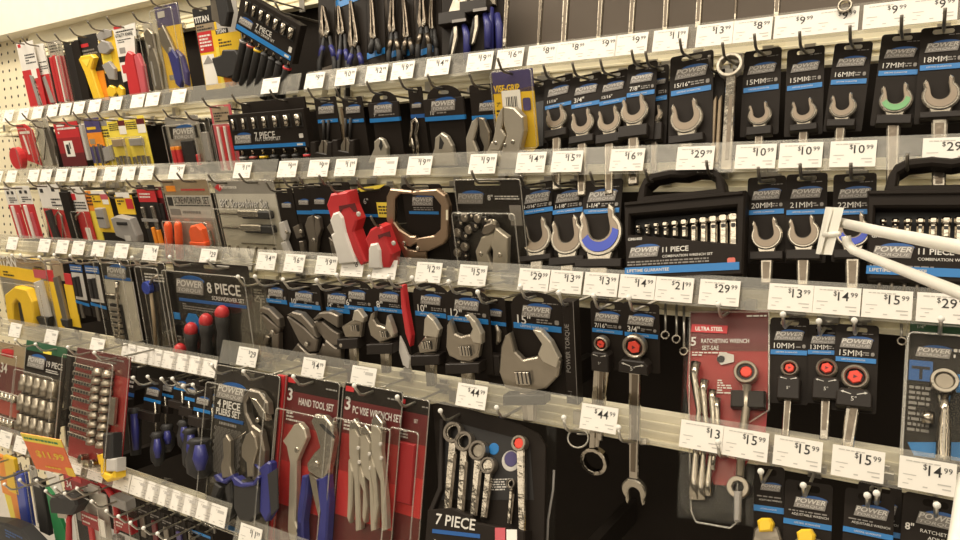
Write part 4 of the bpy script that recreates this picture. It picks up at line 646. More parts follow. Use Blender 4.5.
S('ratchet_blister', 'tall clear blister with a silver ratchet and a rack of sockets', 'ratchet set', 'silver ratchet blister', 'DL', 115, 259, 117, 345, 28, [('card', 'card', 'u', 0, 0, 1, .24, 0, 1.6), ('+', 'lightgrey', 'u', 0, .24, 1, 1, 0, 1.4), ('print', 'print', 'logo', .5, .14, .7), ('stripe', 'blue', 'u', .05, .20, .95, .235, 1.6, 2.4), ('ratchet', 'chrome', 'tube', [(117, 282), (117, 296), (119, 318), (120, 342)], [5, 2.2, 3, 4.5], 8), ('socket', 'chrome', 'u', .08, .40, .45, .46, 2, 10, 2), ('socket_rail', 'dark', 'u', .10, .52, .50, 1, 2, 6, 1)] + [('socket', 'satin', 'u', .14, .55 + i * .065, .46, .59 + i * .065, 6, 11, 1) for i in range(7)] + [('blister', 'clear', 'bl', .02, .02, .98, .99, 20, 1)])
S('black_panel_card', 'plain black card filling the gap right of the silver ratchet blister', 'tool card', 'plain black gap card', 'DL', 137, 262, 138, 345, 12, [('card', 'dark', 'card', 2, 4, .2), ('slab', 'card', 'u', .15, .05, .9, 1, 1.6, 6, 1)], off=-.01)
S('breaker_rod_blister', 'clear blister with a long tan rod ending in a blue joint', 'breaker bar', 'blue jointed rod blister', 'DL', 153, 262, 157, 350, 24, [('card', 'card', 'card', 3, 4, .2), ('print', 'print', 'lines', .1, .12, .9, .22, 3), ('rod', 'brown', 'tube', [(151, 293), (154, 320), (156, 350)], 3.2, 8), ('joint', 'film', 'disc', 150, 287, 6, 4, 14), ('head', 'satin', 'tube', [(150, 284), (153, 278), (158, 276)], 2.6, 9), ('blister', 'clear', 'bl', .03, .04, .97, .99, 18, 1)])
it = S('screwdriver_set', 'large black blister reading 8 PIECE with red capped screwdrivers', 'screwdriver set', 'red capped eight piece set', 'DL', 209, 263, 212, 361, 74, [
    ('card', 'card', 'card', 4, 7, .08), ('print', 'print', 'logo', .20, .24, .40, 3.4), ('+', 'print', 'T', '8 PIECE', .66, .245, .135, {'bold': .015, 'd': 3.4}), ('+', 'print', 'T', 'SCREWDRIVER SET', .70, .345, .05, {'bold': .01, 'd': 3.4}), ('+', 'printgrey', 'lines', .06, .43, .58, .50, 3, 3.4), ('+', 'print', 'u', .62, .01, .78, .02, 3, 3.4),
    ('stripe', 'blue', 'u', .02, .385, .92, .415, 2, 3.2), ('badge', 'bluepale', 'pu', [(.06, .62), (.12, .54), (.22, .54), (.28, .62), (.22, .74), (.12, .74)], 2, 3.2), ('+', 'print', 'T', 'TPR', .17, .65, .06, {'d': 3.6}), ('side_band', 'bluepale', 'u', -.10, .55, -.01, .62, 2, 3)])
for i, (x, y, r) in enumerate([(180, 348, 6.5), (191, 327, 7.5), (206, 318, 8), (222, 310, 8.6)]):
    it.parts([('driver_handle', 'rubber', 'tube', [(x, y + 4), (x + .3, y + 14), (x + .8, y + 22), (x + 1, y + 30), (x + 1.5, 362 + i)], [12, 11.5, 9, 11, 11], 16)])
    mb = MB(); it.draw(mb, 'red', 'tube', ([(x - .3, y - 4), (x - .2, y - 2), (x, y + 1), (x, y + 5)], [5, 9.5, 12.2, 12.4], 16)); c = mb.build('handle_cap', it.e); c['label'] = 'red handle cap'
it.parts([('blister', 'clear', 'bl', .04, .06, 1.12, .98, 33), ('+', 'clear', 'pu', [(-.02, -.01), (1.2, .03), (1.2, 1), (-.02, 1)], 2.2, 3.2), ('edge_fold', 'clear', 'u', 1.0, .06, 1.2, .98, 3, 30, 3)])
S('narrow_tool_card', 'narrow black card with grey lettering left of the groove joint pliers', 'tool card', 'narrow black lettered card', 'D', 258, 281, 261, 352, 13, [('card', 'card', 'card', 3, 4, .2), ('print', 'printgrey', 'lines', .15, .1, .9, .3, 5), ('loop', 'grey', 'tube', [(255, 300), (258, 296), (261, 300), (261, 330)], 1.4, 5)], off=-.008)
def groove(label, short, xt, yt, xb, yb, w, size, sy, upper, lower, h1, h2, piv, off=0.0):
    it = Item('groove_joint_pliers', label, 'pliers', short, 'D', xt, yt, xb, yb, w, off, 'carded groove joint pliers'); it.hook = True
    power_card(it, size, (sy - yt) / (yb - yt), slot=6, sz=.12)
    it.parts([('jaw', 'gunmetal', 'p', upper, 6, 18, 2), ('jaw', 'gunmetal', 'p', lower, 5, 15, 2), ('handle', 'gunmetal', 'p', h1, 6, 17, 2), ('handle', 'gunmetal', 'p', h2, 5, 14, 2), ('pivot', 'silver', 'disc', piv[0], piv[1], 2.4, 17, 20.5)])
groove('black card with small groove joint pliers beside the narrow lettered card', 'small groove joint pliers', 275, 281, 276, 354, 22, '8"', 299, [(263, 310), (267, 305), (274, 307), (284, 317), (285, 326), (281, 323), (272, 313), (266, 311)], [(264, 312), (267, 313), (275, 320), (284, 327), (282, 333), (280, 342), (276, 336), (270, 326)], [(276, 333), (283, 332), (283, 352), (277, 353)], [(269, 334), (273, 336), (269, 344), (272, 352), (266, 350), (265, 344)], (273, 332))
groove('black card with ten inch groove joint pliers, in the middle of three', 'ten inch groove joint pliers', 303, 284, 308, 360, 33, '10"', 304, [(292, 313), (297, 310), (306, 312), (318, 325), (322, 336), (318, 334), (307, 322), (297, 315)], [(291, 315), (297, 318), (308, 326), (318, 336), (322, 338), (320, 350), (313, 351), (303, 340), (296, 326)], [(304, 344), (313, 352), (321, 352), (321, 362), (307, 362), (303, 352)], [(301, 342), (305, 346), (295, 360), (289, 358)], (307, 344), off=.004)
groove('black card with fourteen inch groove joint pliers, largest of the three', 'fourteen inch groove joint pliers', 336, 285, 336, 362, 25, '14"', 308, [(318, 317), (324, 311), (334, 310), (343, 314), (343, 326), (336, 322), (327, 316), (320, 319)], [(318, 320), (326, 320), (336, 328), (343, 332), (345, 344), (338, 344), (330, 340), (322, 330)], [(330, 338), (340, 346), (345, 346), (344, 366), (330, 364), (326, 350)], [(326, 342), (331, 346), (325, 362), (318, 360)], (342, 345))
def adjustable(size, label, short, xt, yt, xb, yb, w, sy, fixed, movable, knurl, neck, hb, off=0.0, row='D', yellow=None):
    it = Item('adjustable_wrench', label, 'adjustable wrench', short, row, xt, yt, xb, yb, w, off, 'carded adjustable wrenches'); it.hook = True
    power_card(it, size, (sy - yt) / (yb - yt), slot=7, sz=.16, kind='dome')
    it.parts([('fixed_jaw', 'satin', 'p', fixed, 6, 15, 2)] + [('movable_jaw', 'nickel', 'p', movable, 8, 18, 1.6)])
    (kx, ky, kr) = knurl
    it.parts([('knurl_screw', 'chrome', 'p', [(kx - kr, ky - kr * .8), (kx + kr * .8, ky - kr * .8), (kx + kr * 1.1, ky + kr * .8), (kx - kr * .7, ky + kr * .8)], 15, 18.5, .8)] + [('+', 'ink', 'p', [(kx - kr * .8 + q * kr * .5, ky - kr * .75), (kx - kr * .65 + q * kr * .5, ky - kr * .75), (kx - kr * .4 + q * kr * .5, ky + kr * .75), (kx - kr * .55 + q * kr * .5, ky + kr * .75)], 18.5, 18.8) for q in range(4)])
    nx, ny, nw = neck
    it.parts([('handle', 'satin', 'p', [(nx - nw, ny), (nx + nw, ny), (nx + nw * .7 + 1, hb), (nx - nw * .7 + 1, hb)], 7, 15, 2), ('+', 'silver', 'p', [(nx - nw * .4, ny + 12), (nx + nw * .4, ny + 12), (nx + nw * .3 + 1, hb), (nx - nw * .3 + 1, hb)], 15, 15.5),
              ('sleeve', 'sleeve', 'p', [(nx - nw * 2.6, ny), (nx + nw * 2.6, ny - 1), (nx + nw * 2.6, ny + 9), (nx - nw * 2.6, ny + 10)], 1.6, 20, 1.5)])
    return it
adjustable('6"', 'black dome topped card with a small six inch adjustable wrench', 'six inch adjustable wrench', 356, 280, 357, 346, 30, 306, [(345, 325), (357, 318), (366, 320), (364, 336), (349, 336)], [(356, 318), (358, 309), (362, 308), (368, 316), (367, 321)], (355, 328, 4), (355, 336, 4), 366)
adjustable('8"', 'black dome topped card with an eight inch adjustable wrench, jaws open', 'eight inch adjustable wrench', 388, 282, 390, 352, 34, 308, [(371, 322), (374, 313), (378, 310), (377, 318), (380, 323), (388, 326), (390, 317), (392, 314), (397, 328), (398, 336), (383, 341), (374, 334)], [(389, 326), (391, 314), (394, 320), (398, 332), (396, 336)], (384.5, 334, 4), (387, 341, 5), 372)
S('red_handle_tool', 'red curved tool handle hanging between two adjustable wrench cards', 'pliers', 'red curved handle', 'D', 407, 282, 413, 372, 12, [('handle', 'red', 'p', [(404, 284), (407, 284), (410, 308), (415, 334), (414, 345), (409, 332), (405, 306)], 4, 14, 1.5), ('white_edge', 'white', 'p', [(402, 335), (407, 345), (412, 358), (411, 368), (405, 364), (401, 350)], 3, 9, 1)], off=-.004)
adjustable('10"', 'black dome topped card with a ten inch adjustable wrench, right of the red handle', 'ten inch adjustable wrench', 430, 283, 431, 365, 36, 312, [(421, 344), (428, 335), (441, 334), (439, 350), (423, 352)], [(427, 334), (428, 318), (431, 313), (437, 318), (443, 328), (441, 336)], (427, 345, 5), (432, 352, 5.5), 385)
S('side_wrench_card', 'angled black card behind the twelve inch adjustable wrench', 'wrench', 'angled side wrench card', 'D', 494, 297, 496, 385, 22, [('card', 'card', 'card', 6, 6, .2), ('print', 'print', 'logo', .5, .17, .7), ('stripe', 'bluepale', 'u', 0, .27, 1, .31, 1.6, 2.4), ('jaw', 'satin', 'tube', [(496, 325), (499, 332), (499, 340), (497, 344)], [2, 4, 4, 2], 6), ('sleeve', 'sleeve', 'u', -.05, .62, .8, .85, 1.6, 14, 1.5)], off=-.01)
adjustable('12"', 'black dome topped card with a twelve inch adjustable wrench, jaws wide open', 'twelve inch adjustable wrench', 466, 287, 468, 372, 44, 317, [(449, 345), (450, 324), (453, 318), (456, 326), (458, 332), (464, 335), (472, 333), (478, 336), (484, 340), (481, 356), (474, 360), (462, 359), (452, 354)], [(468, 314), (472, 313), (479, 320), (485, 332), (485, 342), (477, 341), (473, 334), (476, 327), (473, 320)], (465.5, 351, 6), (469, 360, 6.5), 400, off=.004)
adjustable('15"', 'black dome topped card with the big fifteen inch adjustable wrench', 'fifteen inch adjustable wrench', 536, 292, 537, 392, 52, 324, [(502, 370), (504, 345), (508, 334), (513, 331), (518, 350), (526, 358), (540, 355), (543, 346), (552, 345), (563, 360), (561, 374), (548, 387), (526, 391), (508, 386)], [(536, 328), (544, 329), (554, 340), (562, 356), (560, 366), (546, 360), (541, 352), (545, 342)], (523, 378, 8), (530, 391, 8), 420, off=.006)
S('edge_label_card', 'tall black pack seen edge on with vertical lettering, left of the 7/16 inch ratchet', 'tool pack', 'edge on lettered pack', 'D', 573, 298, 573, 400, 12, [('side', 'card', 'u', 0, 0, 1, 1, 0, 16, 1.5), ('flange', 'clear', 'u', -.1, 0, .05, 1, 10, 12), ('+', 'printgrey', 'u', .93, 0, .97, 1, 16, 16.4)], hook=True)
mb = MB(); itx = ITEMS[-1]; x, z = itx.U(.38, .45); mb.text('POWER TORQUE', x, z, itx.w * .5, 'printgrey', -.0166, rot=math.pi / 2, bold=.01); x, z = itx.U(.38, .9); mb.text('3-1', x, z, itx.w * .5, 'printgrey', -.0166, rot=math.pi / 2); mb.build('side_lettering', itx.e)
ratchet('7/16"', 'black card with a 7/16 inch ratcheting wrench and small orange hex', '7/16 inch ratchet card', 'D', 607, 301, 604, 369, 33, 602, 343, 7, 329, 600, 440)
ratchet('3/4"', 'black card with a 3/4 inch ratcheting wrench and large orange hex', '3/4 inch ratchet card', 'D', 641, 303, 638, 371, 36, 635, 346, 11.5, 333, 634, 478, (634, 490, 12.5))
S('large_box_wrench', 'chrome wrench box end dangling under the fourth rail, below the $44.99 tag', 'wrench', 'dangling large box end', 'D', 601, 352, 596, 476, 12, [('handle', 'chrome', 'p', [(605, 366), (611, 366), (600, 446), (592, 446)], 4, 10, 1.5), ('+', 'chrome', 'p', [(596, 360), (602, 360), (597, 446), (591, 446)], 4, 12, 1.5), ('box_end', 'chrome', 'ring', 596, 459, 13, 9.6, 3, 13, 12)], hook=False, off=-.003)
S('red_ratchet_set', 'red clear blister reading 5 RATCHETING WRENCH SET with chrome wrenches', 'wrench set', 'red ratcheting wrench set', 'D', 729, 308, 722, 523, 83, [
    ('card', 'maroon', 'pu', [(.03, .015), (.97, .015), (.97, .10), (.03, .10)], 0, 1.6), ('+', 'maroon', 'u', .03, .10, .97, .22, 1.2, 1.9), ('+', 'deepred', 'pu', [(.03, .10), (.97, .10), (.97, .47), (.95, .60), (.60, .84), (.40, .84), (.10, .60), (.03, .40)], 0, 1.6), ('print', 'red', 'pu', [(.06, .085), (.50, .095), (.49, .135), (.05, .125)], 1.6, 3.2), ('+', 'white', 'T', 'ULTRA STEEL', .275, .111, .072, {'bold': .03, 'd': 3.6, 'rot': -.03, 'sx': .8}), ('+', 'print', 'T', '5', .09, .175, .16, {'bold': .02, 'd': 3.4}), ('+', 'print', 'T', 'RATCHETING WRENCH', .47, .172, .078, {'bold': .015, 'd': 3.4, 'sx': .68}), ('+', 'print', 'T', 'SET-SAE', .30, .207, .078, {'bold': .015, 'd': 3.4, 'sx': .75}), ('+', 'print', 'lines', .08, .225, .5, .25, 2, 3.4), ('+', 'print', 'T', '24', .9, .04, .001), ('+', 'print', 'lines', .72, .04, .95, .055, 1, 3.4),
    ('+', 'print', 'lines', .40, .36, .58, .43, 6, 3.4), ('picture_badge', 'lightgrey', 'p', [(718, 356), (721, 352), (726, 353), (734, 355), (734, 362), (726, 364), (721, 365), (718, 361)], 3, 3.8), ('+', 'ink', 'disc', 721, 359, 4, 3.8, 4.2),
    ('wrench', 'chrome', 'tube', [(696, 362), (694, 376), (699, 410), (697, 440), (694, 478), (694, 500)], [6, 5, 3.4, 3.2, 5, 6], 12), ('wrench', 'chrome', 'tube', [(705, 380), (703, 392), (706, 424), (703, 460), (701, 484), (701, 500)], [5.2, 4.6, 3, 3, 4.6, 5], 12), ('wrench', 'chrome', 'tube', [(713, 390), (712, 400), (714, 430), (710, 462), (708, 482), (708, 496)], [4.8, 4.2, 2.8, 2.8, 4.2, 4.6], 11), ('wrench', 'chrome', 'tube', [(717, 398), (717, 410), (718, 430), (714, 456), (712, 470)], [4.4, 4, 2.6, 2.6, 4], 10),
    ('blister_rim', 'rim', 'tube', [(690, 312), (689, 420), (691, 510), (696, 522), (730, 528), (737, 522), (738, 440), (745, 425), (769, 410), (769, 312), (690, 312)], 1.1, 5), ('wrench', 'satin', 'tube', [(747, 385), (746, 410), (742, 440), (740, 476)], [5, 4.5, 4.5, 4.5], 12), ('+', 'satin', 'ring', 747, 374, 11, 8, 5, 16), ('+', 'satin', 'ring', 739, 488, 11, 6, 5, 14, 8), ('channel_edge', 'grey', 'p', [(735, 492), (742, 492), (741, 522), (735, 522)], 14, 22, 2), ('ratchet_gear', 'dark', 'ring', 747, 374, 8.4, 5.4, 6, 14), ('hex_plug', 'hexred', 'disc', 747, 373, 5.8, 8, 14.5, 8), ('wrench_holder', 'sleeve', 'u', .58, .42, .96, .50, 3, 16, 2),
    ('blister', 'clear', 'pu', [(.02, .20), (.97, .20), (.97, .50), (.80, .58), (.80, .97), (.74, .99), (.08, .99), (.03, .97)], 3, 24, 4), ('+', 'clear', 'pu', [(0, 0), (1, 0), (1, .5), (.84, .60), (.84, 1), (0, 1)], 2, 3)])
ratchet('10MM', 'black card with a 10 mm ratcheting wrench, right of the red set', '10 mm ratchet card', 'D', 790, 318, 787, 404, 39, 790, 369, 8, 352, 785, 446)
ratchet('13MM', 'black card with a 13 mm ratcheting wrench, left of the 15 mm one', '13 mm ratchet card', 'D', 824, 325, 823, 404, 34, 827, 369, 9.5, 352, 824, 440)
ratchet('15MM', 'black card with a 15 mm ratcheting wrench, right of the 13 mm one', '15 mm ratchet card', 'D', 858, 324, 854, 410, 43, 856, 376, 12, 358, 848, 450)
ITEMS[-1].e.location += Vector((0, -.008, 0))
S('ratchet_wrench_blister', 'clear blister with a round headed chrome ratchet at the right edge', 'ratchet', 'chrome ratchet blister', 'D', 940, 322, 934, 470, 66, [
    ('card', 'darkgreen', 'u', .04, .01, 1, .08, 0, 1.6), ('+', 'card', 'u', .04, .08, 1, 1, 0, 1.6), ('print', 'print', 'T', '1/4"', .22, .05, .09, {'d': 3.2}), ('+', 'print', 'logo', .42, .22, .55, 3.2), ('+', 'print', 'lines', .72, .18, 1, .26, 2, 3.2), ('panel', 'blue', 'u', .06, .29, .42, .43, 1.6, 2.6), ('+', 'dark', 'u', .10, .33, .38, .35, 2.6, 3), ('+', 'dark', 'u', .22, .35, .27, .42, 2.6, 3), ('+', 'bluepale', 'u', .72, .36, 1, .48, 1.6, 2.6), ('spec_list', 'printgrey', 'lines', .08, .46, .40, .78, 9, 2.6), ('+', 'bluepale', 'pu', [(.1, .85), (.9, .80), (.95, .92), (.2, .93)], 1.6, 2.4),
    ('ratchet_head', 'chrome', 'ring', 944, 384, 12, 8, 6, 22), ('+', 'satin', 'disc', 944, 384, 8.3, 8, 20), ('handle', 'chrome', 'tube', [(944, 396), (945, 412), (944, 432), (943, 456), (943, 470)], [6, 4.5, 6.5, 7, 7], 13), ('socket', 'chrome', 'tube', [(928, 412), (928, 424)], [6, 6], 10), ('blister', 'clear', 'bl', .03, .14, .99, .98, 26, 1)])
def spare_hook(label, short, x, y0, y1, row='D'):
    S('wrench_loop', label, 'wrench', short, row, x, y0, x, y1, 7, [('shank', 'wirelight', 'tube', [(x - .5, y0), (x - .5, y1 - 9)], 1.6, 3), ('ring_end', 'chrome', 'ring', x, y1 - 5, 4.5, 2.6, 2, 7)], hook=False)
spare_hook('thin chrome wrench with a small ring end, left of its twin in the empty gap', 'left twin ring wrench', 666, 304, 341)
spare_hook('thin chrome wrench with a small ring end, right of its twin in the empty gap', 'right twin ring wrench', 677, 305, 345)
spare_hook('thin chrome wrench with a ring end beside the red wrench set edge', 'ring wrench by red set', 684.5, 306, 357)
spare_hook('thin chrome wrench end hanging between the 15 mm ratchet and the right blister', 'ring wrench by right blister', 902, 324, 347)
# ------------------------------------------------------------------ ROW E, left section
def socket_grid(it, rows, cols, u0, v0, u1, v1, m='satin', d=5, hgt=16, sh=0.0):
    for r in range(rows):
        for c in range(cols):
            u = u0 + (u1 - u0) * (c + .5) / cols; v = v0 + (v1 - v0) * (r + .5) / rows + sh * c
            x, z = it.U(u, v); ru = it.w * (u1 - u0) / cols * .36; rv = it.h * (v1 - v0) / rows * .40
            mb = MB(); mb.tube([(x, -.001 * (d + 5), z - rv), (x, -.001 * (d + 5), z + rv * .1), (x, -.001 * (d + 5), z + rv * .2), (x, -.001 * (d + 5), z + rv)], [ru, ru, ru * .8, ru * .8], m, 10)
            mb.tube([(x, -.001 * (d + 5), z + rv), (x, -.001 * (d + 5), z + rv + .0004)], [ru * .45, ru * .45], 'ink', 8)
            mb.build('socket', it.e)
it = S('socket_set_blister', 'brown and red blister of drill accessories at the left edge under the fourth rail', 'drill set', 'brown drill accessory set', 'EL', 14, 344, 22, 442, 27, [('card', 'brown', 'u', 0, 0, 1, .22, 0, 1.6), ('+', 'maroon', 'u', 0, .22, 1, 1, 0, 1.6), ('print', 'red', 'u', .1, .06, .55, .14, 1.6, 2.2), ('+', 'print', 'T', '34', .25, .26, .26, {'bold': .02}), ('+', 'print', 'lines', .1, .33, .9, .37, 1), ('tray', 'redfilm', 'u', .1, .58, .95, .72, 2, 6, 1), ('tray', 'lightgrey', 'u', .05, .50, .95, .56, 2, 7, 1), ('tray', 'lightgrey', 'u', .08, .75, .95, .82, 2, 7, 1)])
for k, v in enumerate((.52, .77)): socket_grid(it, 1, 6, .08, v - .03, .95, v + .05, 'silver', 6)
it.parts([('blister', 'clear', 'bl', .02, .1, .98, .98, 20, 1)])
it = S('socket_set_blister', 'green topped blister with three rows of chrome sockets', 'socket set', 'green topped socket set', 'EL', 47, 344, 49, 440, 41, [('card', 'darkgreen', 'u', 0, 0, 1, .10, 0, 1.6), ('+', 'card', 'u', 0, .10, 1, 1, 0, 1.6), ('print', 'paleyellow', 'u', .45, .07, .65, .10, 1.6, 2.2), ('+', 'print', 'logo', .30, .20, .45), ('+', 'print', 'T', '19 PIECE', .76, .20, .11, {'bold': .01}), ('+', 'print', 'lines', .56, .25, .96, .29, 2), ('tray', 'gunmetal', 'u', .03, .34, .95, .97, 2, 4, 1)])
socket_grid(it, 3, 5, .05, .33, .95, .95, 'satin', 5)
it.parts([('blister', 'clear', 'bl', .02, .30, .98, .98, 24), ('+', 'clear', 'u', .98, .0, 1.12, 1, 1, 20, 3)])
it = S('socket_wrench_kit', 'red blister kit of silver bits, sockets and a yellow handled driver', 'socket set', 'red bit and socket kit', 'EL', 104, 352, 110, 464, 54, off=.045, spec=[('card', 'maroon', 'u', 0, 0, 1, .18, 0, 1.6), ('+', 'deepred', 'u', 0, .18, 1, 1, 0, 1.6), ('print', 'printgrey', 'lines', .4, .03, .9, .12, 3)])
for r in range(9):
    v = .14 + r * .075 + (.03 if r > 4 else 0)
    it.parts([('bit_rail', 'silver' if r % 2 == 0 else 'satin', 'pu', [(.02, v), (.40, v + .005), (.40, v + .04), (.02, v + .035)], 3, 9, 1)] + [('+', 'ink', 'u', .05 + q * .055, v + .008, .075 + q * .055, v + .03, 9, 9.3) for q in range(6)])
socket_grid(it, 9, 2, .44, .13, .80, .82, 'satin', 5)
it.parts([('socket', 'chrome', 'disc', 87, 458, 4.5, 6, 20), ('socket', 'chrome', 'disc', 98, 463, 4.5, 6, 20), ('driver_shaft', 'silver', 'u', .80, .36, .88, .60, 5, 12, 2), ('driver_handle', 'rubber', 'p', [(113, 432), (122, 432), (122, 458), (113, 458)], 6, 26, 4), ('handle_cap', 'yellow', 'p', [(112, 452), (114, 452), (115, 470), (122, 472), (126, 468), (126, 476), (118, 480), (112, 474)], 6, 28, 3), ('handle_label', 'lightgrey', 'p', [(116, 457), (126, 457), (126, 470), (116, 470)], 8, 27, 3), ('handle_collar', 'yellow', 'p', [(102, 454), (112, 452), (112, 464), (104, 464)], 6, 16, 2), ('blister', 'clear', 'bl', .01, .06, .96, .99, 30, 1)])
it.hook = True
S('carded_screwdriver', 'dark blue handled screwdriver right beside the red bit kit', 'screwdriver', 'screwdriver beside the bit kit', 'EL', 132, 366, 134, 454, 11, [('card', 'card', 'u', 0, 0, 1, .45, 0, 1.6), ('driver_handle', 'rubber', 'tube', [(134, 408), (134, 412), (135, 430), (136, 455)], [9, 12, 11, 9], 12), ('blue_inlay', 'grip', 'tube', [(134, 414), (135, 430), (136, 450)], [6, 7, 5], 19), ('print', 'print', 'lines', .1, .1, .9, .25, 3), ('stripe', 'blue', 'u', 0, .3, 1, .34, 1.6, 2.2), ('sleeve', 'sleeve', 'u', 0, .36, 1, .45, 1.6, 12, 1)], off=-.005)
def blue_driver(label, short, xt, yt, w, sy, hx, h0, h1, hw, off=0.0):
    it = Item('carded_screwdriver', label, 'screwdriver', short, 'EL', xt, yt, hx, h1, w, off, 'carded blue screwdrivers'); it.hook = True
    v = (sy - yt) / (h1 - yt); vc = (h0 - 12 - yt) / (h1 - yt)
    it.parts([('card', 'card', 'u', 0, 0, 1, vc, 0, 1.6), ('print', 'print', 'logo', .5, v * .62, .75), ('stripe', 'bluepale', 'u', 0, v, 1, v + .035, 1.6, 2.4), ('driver_shaft', 'silver', 'tube', [(hx - 2, sy + 3), (hx - .5, h0)], 2, 5), ('sleeve', 'sleeve', 'u', .0, vc - .10, 1, vc, 1.6, 12, 1)])
    h = it.parts([('driver_handle', 'rubber', 'tube', [(hx, h0), (hx, h0 + 3), (hx + .3, h0 + 6), (hx + .6, (h0 + h1) / 2), (hx + .9, h1 - 6), (hx + 1, h1)], [hw * 1.0, hw * 1.5, hw * 1.1, hw * 1.6, hw * 1.45, hw * .6], 10)])[0]
    mb = MB()
    for sg in (-1, 1): it.draw(mb, 'grip', 'tube', ([(hx + sg * .3, h0 + 7), (hx + sg * .4 + .5, (h0 + h1) / 2), (hx + sg * .3 + .8, h1 - 8)], [hw * .5, hw * .8, hw * .4], 10 + hw * 1.0))
    mb.build('blue_inlay', h)
blue_driver('blue handled screwdriver with a slim grip, first left of the screwdriver cluster', 'first slim blue screwdriver', 155, 379, 17, 399, 157, 432, 466, 8)
blue_driver('blue handled screwdriver set back in shade behind the first slim screwdriver', 'set back blue screwdriver', 169, 378, 14, 394, 167, 424, 452, 8, off=-.02)
blue_driver('blue handled screwdriver with a multicoloured tip of card at its side', 'middle blue screwdriver', 183, 380, 15, 388, 184, 420, 450, 8, off=-.012)
blue_driver('blue handled screwdriver beside the stubby one, its shaft showing', 'long shaft blue screwdriver', 194, 380, 14, 398, 191, 428, 470, 10, off=-.006)
blue_driver('stubby fat blue and black handled screwdriver, biggest of the cluster', 'fat stubby blue screwdriver', 205, 387, 17, 409, 200, 438, 478, 15, off=.012)
blue_driver('blue handled screwdriver half hidden by the four piece pliers set', 'half hidden blue screwdriver', 214, 386, 13, 404, 214, 440, 482, 9, off=-.02)
# ------------------------------------------------------------------ ROW E, right section
it = S('pliers_set', 'large clear blister reading 4 PIECE PLIERS SET with blue handled pliers', 'pliers set', 'four piece pliers set', 'E', 249, 370, 249, 534, 64, off=.012, spec=[
    ('card', 'card', 'card', 5, 7, .12), ('print', 'print', 'logo', .26, .15, .46, 3.4), ('+', 'print', 'T', '4 PIECE', .25, .235, .115, {'bold': .025, 'd': 3.4}), ('+', 'print', 'T', 'PLIERS SET', .25, .285, .10, {'bold': .025, 'd': 3.4, 'sx': .85}), ('+', 'printgrey', 'lines', .12, .34, .40, .37, 1, 3.4), ('stripe', 'blue', 'u', .03, .315, .50, .335, 2, 3), ('stripe', 'bluepale', 'pu', [(.30, .955), (1.0, .97), (1.0, .995), (.30, .98)], 2, 3)])
mb = MB()
for r in range(13):
    for c in range(8):
        x, z = it.U(.06 + c * .056 + (r % 2) * .028, .39 + r * .022); q = it.w * .020
        mb.poly(circ(x, z, q, 6, .52, .52 + 2 * math.pi), -.0032, -.0026, 'printgrey', 0, [circ(x, z, q * .72, 6, .52, .52 + 2 * math.pi)])
mb.build('honeycomb_print', it.e)
it.parts([('groove_jaw', 'gunmetal', 'p', [(248, 396), (255, 388), (265, 391), (273, 402), (274, 414), (268, 410), (262, 400), (254, 396), (251, 402), (252, 412), (258, 424), (266, 430), (270, 450), (268, 478), (258, 480), (254, 430), (249, 412)], 6, 18, 2.5), ('+', 'silver', 'p', [(256, 397), (262, 399), (271, 412), (272, 420), (266, 416), (260, 406)], 8, 20, 1), ('pivot', 'silver', 'disc', 258, 420, 2.6, 18, 21),
    ('slip_pliers', 'satin', 'p', [(246, 445), (250, 434), (256, 430), (260, 436), (262, 448), (258, 462), (258, 476), (252, 476), (251, 462), (246, 456)], 14, 24, 2), ('handle', 'rubber', 'p', [(241, 482), (249, 478), (256, 482), (262, 480), (266, 486), (266, 510), (258, 520), (247, 518), (241, 506)], 10, 26, 3), ('grip_collar', 'grip', 'p', [(239, 476), (242, 475), (250, 481), (260, 481), (265, 474), (267, 476), (262, 484), (250, 486), (242, 484)], 12, 28, 2), ('handle', 'grip', 'p', [(260, 462), (266, 466), (274, 460), (277, 462), (278, 510), (272, 520), (266, 510), (267, 472)], 8, 22, 3), ('handle', 'rubber', 'p', [(268, 474), (278, 468), (279, 508), (272, 516)], 22, 24, 1),
    ('long_nose', 'satin', 'p', [(226, 440), (230, 434), (234, 440), (234, 466), (236, 476), (226, 478), (224, 464), (227, 456)], 8, 16, 2), ('grip_collar', 'grip', 'p', [(219, 474), (222, 473), (228, 479), (238, 473), (239, 476), (230, 483), (221, 480)], 9, 20, 2), ('handle', 'rubber', 'p', [(220, 481), (227, 486), (221, 500), (222, 516), (230, 522), (216, 516), (214, 500)], 8, 20, 3), ('handle', 'rubber', 'p', [(230, 486), (236, 480), (238, 496), (236, 514), (230, 522), (228, 516), (232, 500)], 8, 20, 3), ('wire', 'chrome', 'tube', [(234, 440), (240, 436), (246, 432)], 1.2, 10), ('blister', 'clear', 'bl', .04, .10, .97, .94, 27, 1)])
def red_set(label, short, xt, yt, xb, yb, w, title, sp, third='3', off=0.0):
    it = Item('tool_set_blister', label, 'tool set', short, 'E', xt, yt, xb, yb, w, off); it.hook = True
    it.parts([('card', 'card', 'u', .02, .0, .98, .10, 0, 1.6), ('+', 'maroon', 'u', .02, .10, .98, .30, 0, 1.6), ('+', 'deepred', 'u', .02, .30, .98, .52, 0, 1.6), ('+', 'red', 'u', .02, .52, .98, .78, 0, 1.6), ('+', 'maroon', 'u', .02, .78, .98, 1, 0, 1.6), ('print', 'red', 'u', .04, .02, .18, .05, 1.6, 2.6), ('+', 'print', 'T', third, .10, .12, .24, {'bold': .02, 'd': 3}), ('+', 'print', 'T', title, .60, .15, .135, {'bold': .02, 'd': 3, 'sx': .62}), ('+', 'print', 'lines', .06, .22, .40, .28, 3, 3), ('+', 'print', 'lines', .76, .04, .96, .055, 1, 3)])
    it.parts(sp)
    it.parts([('blister', 'clear', 'bl', .02, .20, .97, .98, 22, 1)])
    return it
